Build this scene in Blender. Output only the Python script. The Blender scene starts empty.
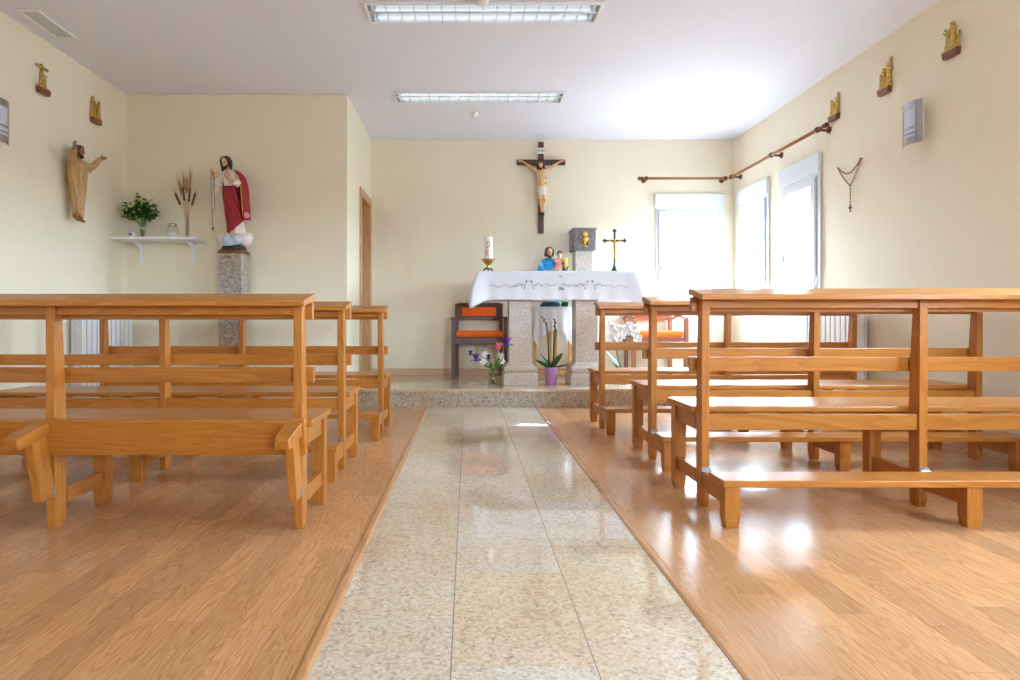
import bpy, bmesh, math, random
from mathutils import Vector, Matrix, Euler
random.seed(7)
PI = math.pi
SC = bpy.context.scene
COL = SC.collection
R = math.radians

# ------------------------------------------------------------------ frame: pixel -> metre helpers
F_PX, VX, VY, EYE = 600.0, 468.0, 321.0, 0.77
def X_at(px, Y): return (px - VX) * Y / F_PX
def Z_at(py, Y): return EYE + (VY - py) * Y / F_PX

XL, XR, XA = -3.06, 2.98, -1.085          # left wall, right wall, side wall of the alcove
YB, YA, YR = 6.725, 5.385, -2.6          # altar wall, alcove wall, rear wall
ZC = 2.80
ST_Y, ST_Z = 5.33, 0.166                 # altar platform
AX0, AX1 = -0.362, 0.61                  # granite aisle

# ------------------------------------------------------------------ materials
def lin(c):
    c = c / 255.0
    return c / 12.92 if c <= 0.04045 else ((c + 0.055) / 1.055) ** 2.4
def rgb(r, g, b): return (lin(r), lin(g), lin(b), 1.0)

class NT:
    def __init__(s, name):
        s.m = bpy.data.materials.new(name); s.m.use_nodes = True
        s.t = s.m.node_tree; s.t.nodes.clear()
        s.out = s.n('ShaderNodeOutputMaterial')
    def n(s, kind, **kw):
        nd = s.t.nodes.new(kind)
        for k, v in kw.items():
            if k.startswith('i_'):
                key = k[2:]
                nd.inputs[int(key) if key.isdigit() else key.replace('_', ' ')].default_value = v
            else: setattr(nd, k, v)
        return nd
    def l(s, a, b): s.t.links.new(a, b)
    def math(s, op, a, b=None, c=None):
        nd = s.n('ShaderNodeMath', operation=op)
        for i, v in enumerate((a, b, c)):
            if v is None: continue
            if isinstance(v, (int, float)): nd.inputs[i].default_value = v
            else: s.l(v, nd.inputs[i])
        return nd.outputs[0]
    def mix(s, f, a, b, blend='MIX'):
        nd = s.n('ShaderNodeMix', data_type='RGBA', blend_type=blend)
        for i, v in ((0, f), (6, a), (7, b)):
            if isinstance(v, (int, float, tuple)): nd.inputs[i].default_value = v
            else: s.l(v, nd.inputs[i])
        return nd.outputs[2]
    def ramp(s, f, stops, interp='LINEAR'):
        nd = s.n('ShaderNodeValToRGB'); cr = nd.color_ramp; cr.interpolation = interp
        while len(cr.elements) < len(stops): cr.elements.new(0.5)
        for e, (p, c) in zip(cr.elements, stops): e.position = p; e.color = c
        s.l(f, nd.inputs[0]); return nd.outputs[0]

def mat(name, col, rough=0.5, metal=0.0, var=0.06, scale=12.0, bump=0.0, bscale=60.0, trans=0.0, coat=0.0, sheen=0.0, sss=0.0):
    t = NT(name)
    p = t.n('ShaderNodeBsdfPrincipled', i_Roughness=rough, i_Metallic=metal)
    tc = t.n('ShaderNodeTexCoord')
    ns = t.n('ShaderNodeTexNoise', i_Scale=scale, i_Detail=4.0)
    t.l(tc.outputs['Object'], ns.inputs['Vector'])
    a = tuple(min(1, c * (1 - var)) for c in col[:3]) + (1,)
    b = tuple(min(1, c * (1 + var)) for c in col[:3]) + (1,)
    t.l(t.ramp(ns.outputs['Fac'], [(0.3, a), (0.7, b)]), p.inputs['Base Color'])
    if bump:
        n2 = t.n('ShaderNodeTexNoise', i_Scale=bscale, i_Detail=3.0)
        t.l(tc.outputs['Object'], n2.inputs['Vector'])
        bp = t.n('ShaderNodeBump', i_Strength=bump, i_Distance=0.003)
        t.l(n2.outputs['Fac'], bp.inputs['Height']); t.l(bp.outputs['Normal'], p.inputs['Normal'])
    if coat: p.inputs['Coat Weight'].default_value = coat; p.inputs['Coat Roughness'].default_value = 0.15
    if sheen: p.inputs['Sheen Weight'].default_value = sheen
    if sss: p.inputs['Subsurface Weight'].default_value = sss; p.inputs['Subsurface Radius'].default_value = (.02, .01, .006)
    if trans: p.inputs['Transmission Weight'].default_value = trans
    t.l(p.outputs[0], t.out.inputs[0])
    return t.m

def wood(name, dark, mid, light, axis='X', rough=0.34, spec=0.5, tight=1.0):
    """solid wood, grain running along the local AXIS, shifted from board to board"""
    t = NT(name)
    p = t.n('ShaderNodeBsdfPrincipled', i_Roughness=rough)
    tc = t.n('ShaderNodeTexCoord'); oi = t.n('ShaderNodeObjectInfo')
    off = t.n('ShaderNodeVectorMath', operation='ADD')
    sc = t.n('ShaderNodeVectorMath', operation='SCALE'); sc.inputs[0].default_value = (7.3, 5.1, 3.7)
    t.l(oi.outputs['Random'], sc.inputs['Scale'])
    t.l(tc.outputs['Object'], off.inputs[0]); t.l(sc.outputs[0], off.inputs[1])
    mp = t.n('ShaderNodeMapping')
    s = {'X': (1.1, 11, 11), 'Y': (11, 1.1, 11), 'Z': (11, 11, 1.1)}[axis]
    mp.inputs['Scale'].default_value = tuple(v * tight for v in s)
    t.l(off.outputs[0], mp.inputs['Vector'])
    w = t.n('ShaderNodeTexNoise', i_Scale=1.0, i_Detail=2.0, i_Roughness=0.45, i_Distortion=0.5)
    t.l(mp.outputs[0], w.inputs['Vector'])
    rings = t.math('FRACT', t.math('MULTIPLY', w.outputs['Fac'], 9.0))
    ring = t.ramp(rings, [(0.0, light), (0.55, mid), (0.9, dark), (1.0, light)])
    fine = t.n('ShaderNodeTexNoise', i_Scale=9.0, i_Detail=3.0)
    t.l(mp.outputs[0], fine.inputs['Vector'])
    col = t.mix(0.62, ring, t.ramp(fine.outputs['Fac'], [(0.3, mid), (0.7, light)]))
    hv = t.n('ShaderNodeHueSaturation')
    t.l(t.math('MULTIPLY_ADD', oi.outputs['Random'], 0.16, 0.92), hv.inputs['Value'])
    t.l(col, hv.inputs['Color']); t.l(hv.outputs[0], p.inputs['Base Color'])
    bp = t.n('ShaderNodeBump', i_Strength=0.05, i_Distance=0.002)
    t.l(rings, bp.inputs['Height']); t.l(bp.outputs[0], p.inputs['Normal'])
    p.inputs['Specular IOR Level'].default_value = spec
    t.l(p.outputs[0], t.out.inputs[0])
    return t.m

def granite(name, base, spots, rough, scale=140.0, tile=None, joint=None, off=(0, 0)):
    """speckled stone; TILE = (x0, width, y0, length) lays it as slabs, each its own tint, with thin joints"""
    t = NT(name)
    p = t.n('ShaderNodeBsdfPrincipled', i_Roughness=rough)
    if rough < .1: p.inputs['IOR'].default_value = 1.75
    tc = t.n('ShaderNodeTexCoord')
    vo = t.n('ShaderNodeTexVoronoi', i_Scale=scale)
    t.l(tc.outputs['Object'], vo.inputs['Vector'])
    sp = t.n('ShaderNodeSeparateColor'); t.l(vo.outputs['Color'], sp.inputs[0])
    c1 = t.ramp(sp.outputs[0], spots, 'CONSTANT')
    ns = t.n('ShaderNodeTexNoise', i_Scale=scale * 0.35, i_Detail=6.0, i_Roughness=0.7)
    t.l(tc.outputs['Object'], ns.inputs['Vector'])
    c2 = t.ramp(ns.outputs['Fac'], [(0.32, spots[0][1]), (0.47, base), (0.6, base), (0.72, spots[-1][1])])
    col = t.mix(0.5, c1, c2)
    big = t.n('ShaderNodeTexNoise', i_Scale=2.2, i_Detail=3.0)
    t.l(tc.outputs['Object'], big.inputs['Vector'])
    col = t.mix(1.0, col, t.ramp(big.outputs['Fac'], [(0.3, rgb(244, 232, 214)), (0.7, rgb(255, 255, 255))]), 'MULTIPLY')
    if tile:
        x0, tw, y0, tl = tile
        xyz = t.n('ShaderNodeSeparateXYZ'); t.l(tc.outputs['Object'], xyz.inputs[0])
        u = t.math('DIVIDE', t.math('SUBTRACT', xyz.outputs[0], x0), tw)
        iu = t.math('FLOOR', u); fu = t.math('FRACT', u)
        stag = t.math('MULTIPLY', t.math('MODULO', t.math('ABSOLUTE', iu), 2.0), 0.47)
        v = t.math('ADD', t.math('DIVIDE', t.math('SUBTRACT', xyz.outputs[1], y0), tl), stag)
        iv = t.math('FLOOR', v); fv = t.math('FRACT', v)
        cmb = t.n('ShaderNodeCombineXYZ'); t.l(iu, cmb.inputs[0]); t.l(iv, cmb.inputs[1])
        wn = t.n('ShaderNodeTexWhiteNoise', noise_dimensions='2D'); t.l(cmb.outputs[0], wn.inputs['Vector'])
        tint = t.ramp(wn.outputs['Value'], [(0.0, rgb(240, 230, 216)), (0.35, rgb(255, 250, 244)), (0.7, rgb(246, 246, 248)), (1.0, rgb(250, 240, 226))])
        col = t.mix(1.0, col, tint, 'MULTIPLY')
        ju = t.math('LESS_THAN', t.math('MINIMUM', fu, t.math('SUBTRACT', 1.0, fu)), 0.0017 / tw)
        jv = t.math('MULTIPLY', t.math('LESS_THAN', t.math('MINIMUM', fv, t.math('SUBTRACT', 1.0, fv)), 0.0012 / tl), 0.2)
        col = t.mix(t.math('MAXIMUM', ju, jv), col, joint or rgb(140, 128, 118))
    t.l(col, p.inputs['Base Color'])
    t.l(p.outputs[0], t.out.inputs[0])
    return t.m

def laminate(name):
    t = NT(name)
    p = t.n('ShaderNodeBsdfPrincipled', i_Roughness=0.2)
    p.inputs['Specular IOR Level'].default_value = 0.36
    tc = t.n('ShaderNodeTexCoord'); xyz = t.n('ShaderNodeSeparateXYZ'); t.l(tc.outputs['Object'], xyz.inputs[0])
    u = t.math('DIVIDE', xyz.outputs[0], 0.097); iu = t.math('FLOOR', u); fu = t.math('FRACT', u)
    w1 = t.n('ShaderNodeTexWhiteNoise', noise_dimensions='1D'); t.l(iu, w1.inputs['W'])
    v = t.math('ADD', t.math('DIVIDE', xyz.outputs[1], 0.62), t.math('MULTIPLY', w1.outputs['Value'], 5.0))
    iv = t.math('FLOOR', v); fv = t.math('FRACT', v)
    cmb = t.n('ShaderNodeCombineXYZ'); t.l(iu, cmb.inputs[0]); t.l(iv, cmb.inputs[1])
    w2 = t.n('ShaderNodeTexWhiteNoise', noise_dimensions='2D'); t.l(cmb.outputs[0], w2.inputs['Vector'])
    # grain coordinates: stretched along the strip and shifted for every strip
    g = t.n('ShaderNodeCombineXYZ')
    t.l(t.math('MULTIPLY_ADD', xyz.outputs[0], 16.0, t.math('MULTIPLY', w2.outputs['Value'], 40.0)), g.inputs[0])
    t.l(t.math('MULTIPLY', xyz.outputs[1], 1.9), g.inputs[1])
    t.l(t.math('MULTIPLY', w2.outputs['Value'], 17.0), g.inputs[2])
    n1 = t.n('ShaderNodeTexNoise', i_Scale=1.0, i_Detail=1.6, i_Roughness=0.45, i_Distortion=0.3); t.l(g.outputs[0], n1.inputs['Vector'])
    rg = t.math('FRACT', t.math('MULTIPLY', n1.outputs['Fac'], 16.0))
    c = t.ramp(rg, [(0.0, rgb(206, 154, 110)), (0.55, rgb(196, 142, 96)), (0.9, rgb(174, 116, 72)), (1.0, rgb(204, 150, 106))])
    g2 = t.n('ShaderNodeCombineXYZ')
    t.l(t.math('MULTIPLY', xyz.outputs[0], 260.0), g2.inputs[0]); t.l(t.math('MULTIPLY', xyz.outputs[1], 9.0), g2.inputs[1])
    n2 = t.n('ShaderNodeTexNoise', i_Scale=1.0, i_Detail=2.0); t.l(g2.outputs[0], n2.inputs['Vector'])
    c = t.mix(0.45, c, t.ramp(n2.outputs['Fac'], [(0.35, rgb(182, 124, 80)), (0.65, rgb(210, 160, 116))]))
    hv = t.n('ShaderNodeHueSaturation')
    t.l(t.math('MULTIPLY_ADD', w2.outputs['Value'], 0.26, 0.86), hv.inputs['Value']); t.l(c, hv.inputs['Color'])
    e1 = t.math('LESS_THAN', t.math('MINIMUM', fu, t.math('SUBTRACT', 1.0, fu)), 0.008)
    e2 = t.math('LESS_THAN', t.math('MINIMUM', fv, t.math('SUBTRACT', 1.0, fv)), 0.0016)
    c = t.mix(t.math('MULTIPLY', t.math('MAXIMUM', e1, e2), 0.4), hv.outputs[0], rgb(140, 84, 46))
    t.l(c, p.inputs['Base Color'])
    ro = t.n('ShaderNodeTexNoise', i_Scale=6.0, i_Detail=3.0); t.l(tc.outputs['Object'], ro.inputs['Vector'])
    t.l(t.math('MULTIPLY_ADD', ro.outputs['Fac'], 0.10, 0.19), p.inputs['Roughness'])
    t.l(p.outputs[0], t.out.inputs[0])
    return t.m

def glass_sheet(name, tint=(0.97, 0.99, 0.98, 1), gloss=0.06):
    t = NT(name)
    a = t.n('ShaderNodeBsdfTransparent'); a.inputs[0].default_value = tint
    b = t.n('ShaderNodeBsdfGlossy', i_Roughness=0.02)
    lw = t.n('ShaderNodeLayerWeight', i_Blend=0.5)
    mx = t.n('ShaderNodeMixShader')
    t.l(t.math('MULTIPLY_ADD', t.math('POWER', lw.outputs['Facing'], 5.0), 0.9, gloss * .6), mx.inputs[0])
    t.l(a.outputs[0], mx.inputs[1]); t.l(b.outputs[0], mx.inputs[2])
    t.l(mx.outputs[0], t.out.inputs[0])
    return t.m

def sheer(name, col, see=0.2):
    """thin woven cloth that lets some light through"""
    t = NT(name)
    d = t.n('ShaderNodeBsdfDiffuse'); d.inputs[0].default_value = col
    tr = t.n('ShaderNodeBsdfTranslucent'); tr.inputs[0].default_value = col
    m1 = t.n('ShaderNodeMixShader'); m1.inputs[0].default_value = see
    tc = t.n('ShaderNodeTexCoord'); wv = t.n('ShaderNodeTexNoise', i_Scale=240.0)
    t.l(tc.outputs['Object'], wv.inputs['Vector'])
    bp = t.n('ShaderNodeBump', i_Strength=0.1, i_Distance=0.001)
    t.l(wv.outputs['Fac'], bp.inputs['Height']); t.l(bp.outputs[0], d.inputs['Normal'])
    t.l(d.outputs[0], m1.inputs[1]); t.l(tr.outputs[0], m1.inputs[2])
    t.l(m1.outputs[0], t.out.inputs[0])
    return t.m

def emit(name, col, strength):
    t = NT(name)
    e = t.n('ShaderNodeEmission'); e.inputs[0].default_value = col; e.inputs[1].default_value = strength
    t.l(e.outputs[0], t.out.inputs[0])
    return t.m

M = {}
PW = (rgb(148, 80, 22), rgb(178, 106, 36), rgb(194, 126, 54))
for ax in 'XYZ': M['pew' + ax] = wood('pew_oak_' + ax, *PW, axis=ax, rough=0.30)
M['plaster'] = mat('cream_plaster', rgb(240, 230, 207), 0.75, var=0.015, scale=3, bump=0.04, bscale=120)
M['ceiling'] = mat('white_ceiling_paint', rgb(236, 238, 252), 0.8, var=0.01, scale=2)
M['laminate'] = laminate('oak_laminate')
GR = [(0.0, rgb(150, 136, 128)), (0.1, rgb(194, 172, 152)), (0.3, rgb(216, 198, 180)), (0.55, rgb(228, 217, 206)), (0.8, rgb(210, 188, 166)), (0.94, rgb(236, 232, 230))]
M['aisle'] = granite('beige_granite_polished', rgb(222, 208, 192), GR, 0.035, 130.0, (AX0, (AX1 - AX0) / 3, 1.57, 0.49))
M['platform'] = granite('beige_granite_platform', rgb(220, 204, 178), GR, 0.07, 120.0, (-1.07, 0.6, 5.36, 0.45))
GP = [(0.0, rgb(130, 120, 116)), (0.08, rgb(172, 160, 154)), (0.3, rgb(200, 188, 182)), (0.6, rgb(214, 202, 194)), (0.9, rgb(232, 226, 220))]
M['pillar'] = granite('grey_pink_granite', rgb(212, 202, 196), GP, 0.45, 150.0)
GD = [(0.0, rgb(70, 66, 66)), (0.16, rgb(120, 112, 110)), (0.35, rgb(168, 158, 152)), (0.65, rgb(196, 186, 180)), (0.9, rgb(220, 214, 210))]
M['pedestal'] = granite('grey_granite', rgb(176, 166, 160), GD, 0.4, 100.0)
M['riser'] = granite('grey_granite_riser', rgb(190, 176, 160), [(0.0, rgb(92, 86, 82)), (0.14, rgb(148, 136, 124)), (0.34, rgb(192, 178, 160)), (0.65, rgb(210, 198, 182)), (0.9, rgb(226, 220, 210))], 0.3, 110.0)
M['white'] = mat('white_lacquer', rgb(240, 240, 242), 0.35, var=0.01)
M['pvc'] = mat('white_window_frame', rgb(222, 226, 234), 0.3, var=0.01)
M['plastic'] = mat('white_plastic', rgb(236, 236, 234), 0.4, var=0.01)
M['gasket'] = mat('grey_gasket', rgb(150, 155, 165), 0.6)
M['pane'] = glass_sheet('window_glass')
M['glass'] = glass_sheet('clear_glass', (0.985, 0.99, 0.99, 1), 0.10)
M['greenglass'] = glass_sheet('green_glass', (0.25, 0.62, 0.35, 1), 0.10)
M['trimwood'] = wood('door_wood', rgb(164, 116, 76), rgb(194, 148, 106), rgb(212, 170, 130), 'Z', 0.4)
M['basewood'] = wood('baseboard_wood', rgb(186, 148, 112), rgb(208, 172, 136), rgb(222, 190, 156), 'X', 0.4)
M['striptrim'] = wood('floor_strip_wood', rgb(160, 108, 68), rgb(184, 132, 88), rgb(202, 152, 108), 'Y', 0.15)
M['rod'] = wood('rod_wood', rgb(120, 62, 30), rgb(160, 90, 50), rgb(182, 112, 66), 'X', 0.3)
M['rodknob'] = mat('dark_wood_bracket', rgb(92, 52, 28), 0.35, var=0.1)
M['darkwoodX'] = wood('dark_walnut_x', rgb(52, 30, 24), rgb(78, 48, 40), rgb(96, 62, 52), 'X', 0.35)
M['darkwoodZ'] = wood('dark_walnut_z', rgb(66, 42, 36), rgb(92, 62, 54), rgb(110, 78, 68), 'Z', 0.35)
M['redwood'] = wood('red_brown_wood', rgb(90, 48, 30), rgb(118, 68, 44), rgb(136, 84, 58), 'X', 0.35)
M['orange'] = mat('orange_fabric', rgb(252, 112, 30), 0.85, var=0.05, scale=30, bump=0.3, bscale=400)
M['brass'] = mat('polished_brass', rgb(196, 150, 62), 0.28, 1.0, var=0.08)
M['bronze'] = mat('gilded_bronze', rgb(204, 172, 92), 0.33, 0.85, var=0.35, scale=60, bump=0.4, bscale=150)
M['oldbrass'] = mat('dark_antique_brass', rgb(70, 82, 72), 0.38, 0.85, var=0.3, scale=60)
M['gold'] = mat('gold_leaf', rgb(226, 180, 76), 0.35, 0.85, var=0.15, scale=40)
M['steel'] = mat('zinc_steel', rgb(176, 180, 186), 0.35, 0.9)
M['chrome'] = mat('brushed_aluminium', rgb(176, 174, 176), 0.2, 1.0, var=0.02)
M['frost'] = mat('frosted_lamp_glass', rgb(208, 208, 226), 0.35, var=0.02)
M['alu'] = mat('louvre_aluminium', rgb(225, 228, 232), 0.25, 0.75, var=0.02)
M['tube'] = emit('fluorescent_tube', (0.90, 0.96, 1.0, 1), 0.36)
M['skin'] = mat('painted_skin', rgb(226, 174, 142), 0.5, var=0.04, sss=0.0)
M['corpus'] = mat('painted_corpus_skin', rgb(222, 178, 128), 0.5, var=0.08, scale=30)
M['hair'] = mat('dark_brown_hair_paint', rgb(48, 30, 24), 0.55, var=0.2, scale=60)
M['brownhair'] = mat('brown_hair_paint', rgb(96, 58, 36), 0.55, var=0.2, scale=60)
M['red'] = mat('crimson_robe_paint', rgb(158, 22, 36), 0.45, var=0.12, scale=20)
M['cream'] = mat('ivory_tunic_paint', rgb(232, 220, 208), 0.5, var=0.03)
M['pink'] = mat('pink_lining_paint', rgb(228, 130, 150), 0.5)
M['heart'] = mat('red_heart_paint', rgb(178, 52, 30), 0.4, var=0.2, scale=80)
M['cloud'] = mat('cloud_paint', rgb(240, 226, 222), 0.6, var=0.06, scale=14)
M['cloudblue'] = mat('pale_blue_cloud_paint', rgb(186, 208, 228), 0.6, var=0.06, scale=14)
M['palebluepaint'] = mat('pale_blue_sleeve_paint', rgb(150, 196, 224), 0.5)
M['darkgreen'] = mat('dark_green_base_paint', rgb(28, 52, 40), 0.5, var=0.2)
M['blue'] = mat('sky_blue_robe_paint', rgb(30, 150, 214), 0.45, var=0.1, scale=30)
M['navy'] = mat('teal_base_paint', rgb(20, 62, 92), 0.5, var=0.2)
M['rose'] = mat('rose_gown_paint', rgb(244, 150, 150), 0.5)
M['carved'] = wood('carved_limewood', rgb(140, 98, 54), rgb(186, 144, 92), rgb(208, 170, 120), 'Z', 0.42)
M['carvedskin'] = mat('carved_stained_skin', rgb(150, 98, 60), 0.45, var=0.1)
M['cloth'] = sheer('altar_linen', rgb(240, 240, 250), 0.16)
M['cloth2'] = sheer('white_cotton', rgb(246, 246, 250), 0.2)
M['stitch'] = mat('grey_embroidery_thread', rgb(140, 142, 152), 0.8)
M['wax'] = mat('white_candle_wax', rgb(244, 240, 228), 0.45, var=0.01)
M['redprint'] = mat('red_print', rgb(178, 24, 50), 0.5)
M['black'] = mat('black_paint', rgb(24, 22, 22), 0.5)
M['leaf'] = mat('leaf_green', rgb(46, 92, 34), 0.4, var=0.3, scale=20)
M['darkleaf'] = mat('dark_leaf_green', rgb(50, 94, 38), 0.4, var=0.35, scale=20)
M['paleleaf'] = mat('pale_bud_green', rgb(214, 220, 150), 0.5, var=0.2)
M['stem'] = mat('stem_green', rgb(84, 128, 50), 0.45, var=0.2)
M['orchidstem'] = mat('orchid_stem_green', rgb(56, 92, 66), 0.45, var=0.25)
M['lilacpot'] = mat('lilac_ceramic', rgb(190, 132, 190), 0.3, var=0.03)
M['petalwhite'] = mat('white_petal', rgb(248, 248, 252), 0.55, var=0.01)
M['tulip'] = mat('pink_tulip_petal', rgb(244, 112, 140), 0.5, var=0.2, scale=30)
M['purple'] = mat('purple_petal', rgb(104, 54, 168), 0.55, var=0.2, scale=40)
M['darkpurple'] = mat('dark_purple_petal', rgb(34, 24, 66), 0.55, var=0.2)
M['yellow'] = mat('yellow_petal', rgb(236, 190, 30), 0.5, var=0.1)
M['wheat'] = mat('dry_wheat', rgb(186, 146, 92), 0.7, var=0.15, scale=40)
M['darkwheat'] = mat('dark_wheat_ear', rgb(116, 82, 48), 0.75, var=0.2, scale=60)
M['bead'] = mat('dark_wooden_bead', rgb(98, 56, 34), 0.4, var=0.15)
M['pinkbead'] = mat('rosewood_bead', rgb(168, 104, 74), 0.4, var=0.2)
M['bluepaint'] = mat('blue_glaze', rgb(40, 70, 150), 0.3)
M['paper'] = mat('white_paper', rgb(238, 236, 230), 0.6, var=0.02)
M['tablewood'] = wood('golden_table_wood', rgb(176, 112, 54), rgb(210, 150, 86), rgb(224, 168, 104), 'Z', 0.35)
M['armwood'] = wood('reddish_armchair_wood', rgb(110, 62, 42), rgb(146, 88, 62), rgb(166, 108, 80), 'Z', 0.35)
M['stone'] = mat('grey_metal_relief', rgb(128, 122, 124), 0.45, 0.5, var=0.3, scale=30, bump=0.8, bscale=60)
M['water'] = glass_sheet('vase_water', (0.86, 0.93, 0.84, 1), 0.04)

# ------------------------------------------------------------------ mesh builder
class MB:
    def __init__(s): s.b = bmesh.new()
    def faces(s, vs, fs):
        bv = [s.b.verts.new(v) for v in vs]
        for f in fs:
            try: s.b.faces.new([bv[i] for i in f])
            except ValueError: pass
        return bv
    def box(s, c, d, rot=None, taper=None):
        hx, hy, hz = d[0] / 2, d[1] / 2, d[2] / 2
        vs = []
        for z in (-1, 1):
            k = taper if (taper and z == -1) else 1.0
            for x, y in ((-1, -1), (1, -1), (1, 1), (-1, 1)):
                v = Vector((x * hx * k, y * hy * k, z * hz))
                if rot: v = rot @ v
                vs.append(v + Vector(c))
        s.faces(vs, [(3, 2, 1, 0), (4, 5, 6, 7), (0, 1, 5, 4), (1, 2, 6, 5), (2, 3, 7, 6), (3, 0, 4, 7)])
        return s
    def bb(s, x0, x1, y0, y1, z0, z1):
        return s.box(((x0 + x1) / 2, (y0 + y1) / 2, (z0 + z1) / 2), (abs(x1 - x0), abs(y1 - y0), abs(z1 - z0)))
    def loft(s, rings, closed=True, cap=True):
        n = len(rings[0]); bv = []
        for r in rings: bv.append([s.b.verts.new(p) for p in r])
        for a, b in zip(bv, bv[1:]):
            for i in range(n if closed else n - 1):
                j = (i + 1) % n
                s.b.faces.new((a[i], a[j], b[j], b[i]))
        if cap and closed:
            s.b.faces.new(bv[0][::-1]); s.b.faces.new(bv[-1])
        return s
    def tube(s, pts, r, seg=8, cap=True, flat=1.0):
        pts = [Vector(p) for p in pts]; n = len(pts)
        rr = r if isinstance(r, (list, tuple)) else [r] * n
        rings = []; up = None
        for i, p in enumerate(pts):
            d = (pts[min(i + 1, n - 1)] - pts[max(i - 1, 0)]).normalized()
            if up is None: up = Vector((0, 0, 1)) if abs(d.z) < 0.9 else Vector((0, 1, 0))
            a = d.cross(up)
            if a.length < 1e-6: a = d.cross(Vector((1, 0, 0)))
            a.normalize(); b = a.cross(d).normalized(); up = b
            rings.append([p + a * (math.cos(t * 2 * PI / seg) * rr[i]) + b * (math.sin(t * 2 * PI / seg) * rr[i] * flat) for t in range(seg)])
        return s.loft(rings, True, cap)
    def lathe(s, prof, c=(0, 0, 0), seg=20, cap=True):
        c = Vector(c)
        return s.loft([[c + Vector((r * math.cos(t * 2 * PI / seg), r * math.sin(t * 2 * PI / seg), z)) for t in range(seg)] for r, z in prof], True, cap)
    def ball(s, c, r, seg=12, rings=8, rot=None):
        r = r if isinstance(r, (tuple, list)) else (r, r, r); c = Vector(c)
        out = []
        for i in range(1, rings):
            ph = PI * i / rings
            row = []
            for t in range(seg):
                a = 2 * PI * t / seg
                v = Vector((r[0] * math.sin(ph) * math.cos(a), r[1] * math.sin(ph) * math.sin(a), -r[2] * math.cos(ph)))
                row.append(c + (rot @ v if rot else v))
            out.append(row)
        lo = Vector((0, 0, -r[2])); hi = Vector((0, 0, r[2]))
        if rot: lo, hi = rot @ lo, rot @ hi
        bv = [[s.b.verts.new(p) for p in row] for row in out]
        a, b = s.b.verts.new(c + lo), s.b.verts.new(c + hi)
        for x, y in zip(bv, bv[1:]):
            for i in range(seg): s.b.faces.new((x[i], x[(i + 1) % seg], y[(i + 1) % seg], y[i]))
        for i in range(seg):
            s.b.faces.new((a, bv[0][(i + 1) % seg], bv[0][i])); s.b.faces.new((b, bv[-1][i], bv[-1][(i + 1) % seg]))
        return s
    def prism(s, poly, y0, y1, f=None):
        """outline in x/z, extruded along y"""
        n = len(poly); f = f or (lambda v: v)
        vs = [f(Vector((x, y0, z))) for x, z in poly] + [f(Vector((x, y1, z))) for x, z in poly]
        s.faces(vs, [tuple(range(n)), tuple(range(2 * n - 1, n - 1, -1))] + [(i, i + n, (i + 1) % n + n, (i + 1) % n) for i in range(n)])
        return s
    def leaf(s, base, tip, width, normal, bend=0.0, fold=0.12, n=6):
        """a leaf or petal blade with a midrib fold"""
        base, tip, normal = Vector(base), Vector(tip), Vector(normal).normalized()
        d = tip - base; side = d.cross(normal).normalized(); rows = []
        for i in range(n + 1):
            t = i / n
            w = width * 0.5 * (math.sin(PI * min(1, t ** 0.8 * 0.97 + 0.03)) ** 0.8 if t < 1 else 0.02)
            p = base + d * t + normal * (bend * d.length * math.sin(PI * t * 0.5) ** 2)
            rows.append([p - side * w + normal * (w * fold), p, p + side * w + normal * (w * fold)])
        return s.loft(rows, False, False)
    def build(s, name, m, parent=None, smooth=False, bevel=0.0, solid=0.0, remesh=0.0, sub=0, loc=None):
        bmesh.ops.recalc_face_normals(s.b, faces=s.b.faces)
        me = bpy.data.meshes.new(name); s.b.to_mesh(me); s.b.free()
        o = bpy.data.objects.new(name, me); COL.objects.link(o)
        me.materials.append(M[m] if isinstance(m, str) else m)
        if smooth or remesh:
            for p in me.polygons: p.use_smooth = True
        if solid:
            md = o.modifiers.new('solid', 'SOLIDIFY'); md.thickness = solid; md.offset = 0
        if remesh:
            md = o.modifiers.new('remesh', 'REMESH'); md.mode = 'VOXEL'; md.voxel_size = remesh; md.use_smooth_shade = True
            md = o.modifiers.new('smooth', 'SMOOTH'); md.factor = 0.5; md.iterations = 3
        if bevel:
            md = o.modifiers.new('bevel', 'BEVEL'); md.width = bevel; md.segments = 2; md.limit_method = 'ANGLE'
        if sub:
            md = o.modifiers.new('sub', 'SUBSURF'); md.levels = md.render_levels = sub
        if parent: o.parent = parent
        if loc: o.location = loc
        return o

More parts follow.
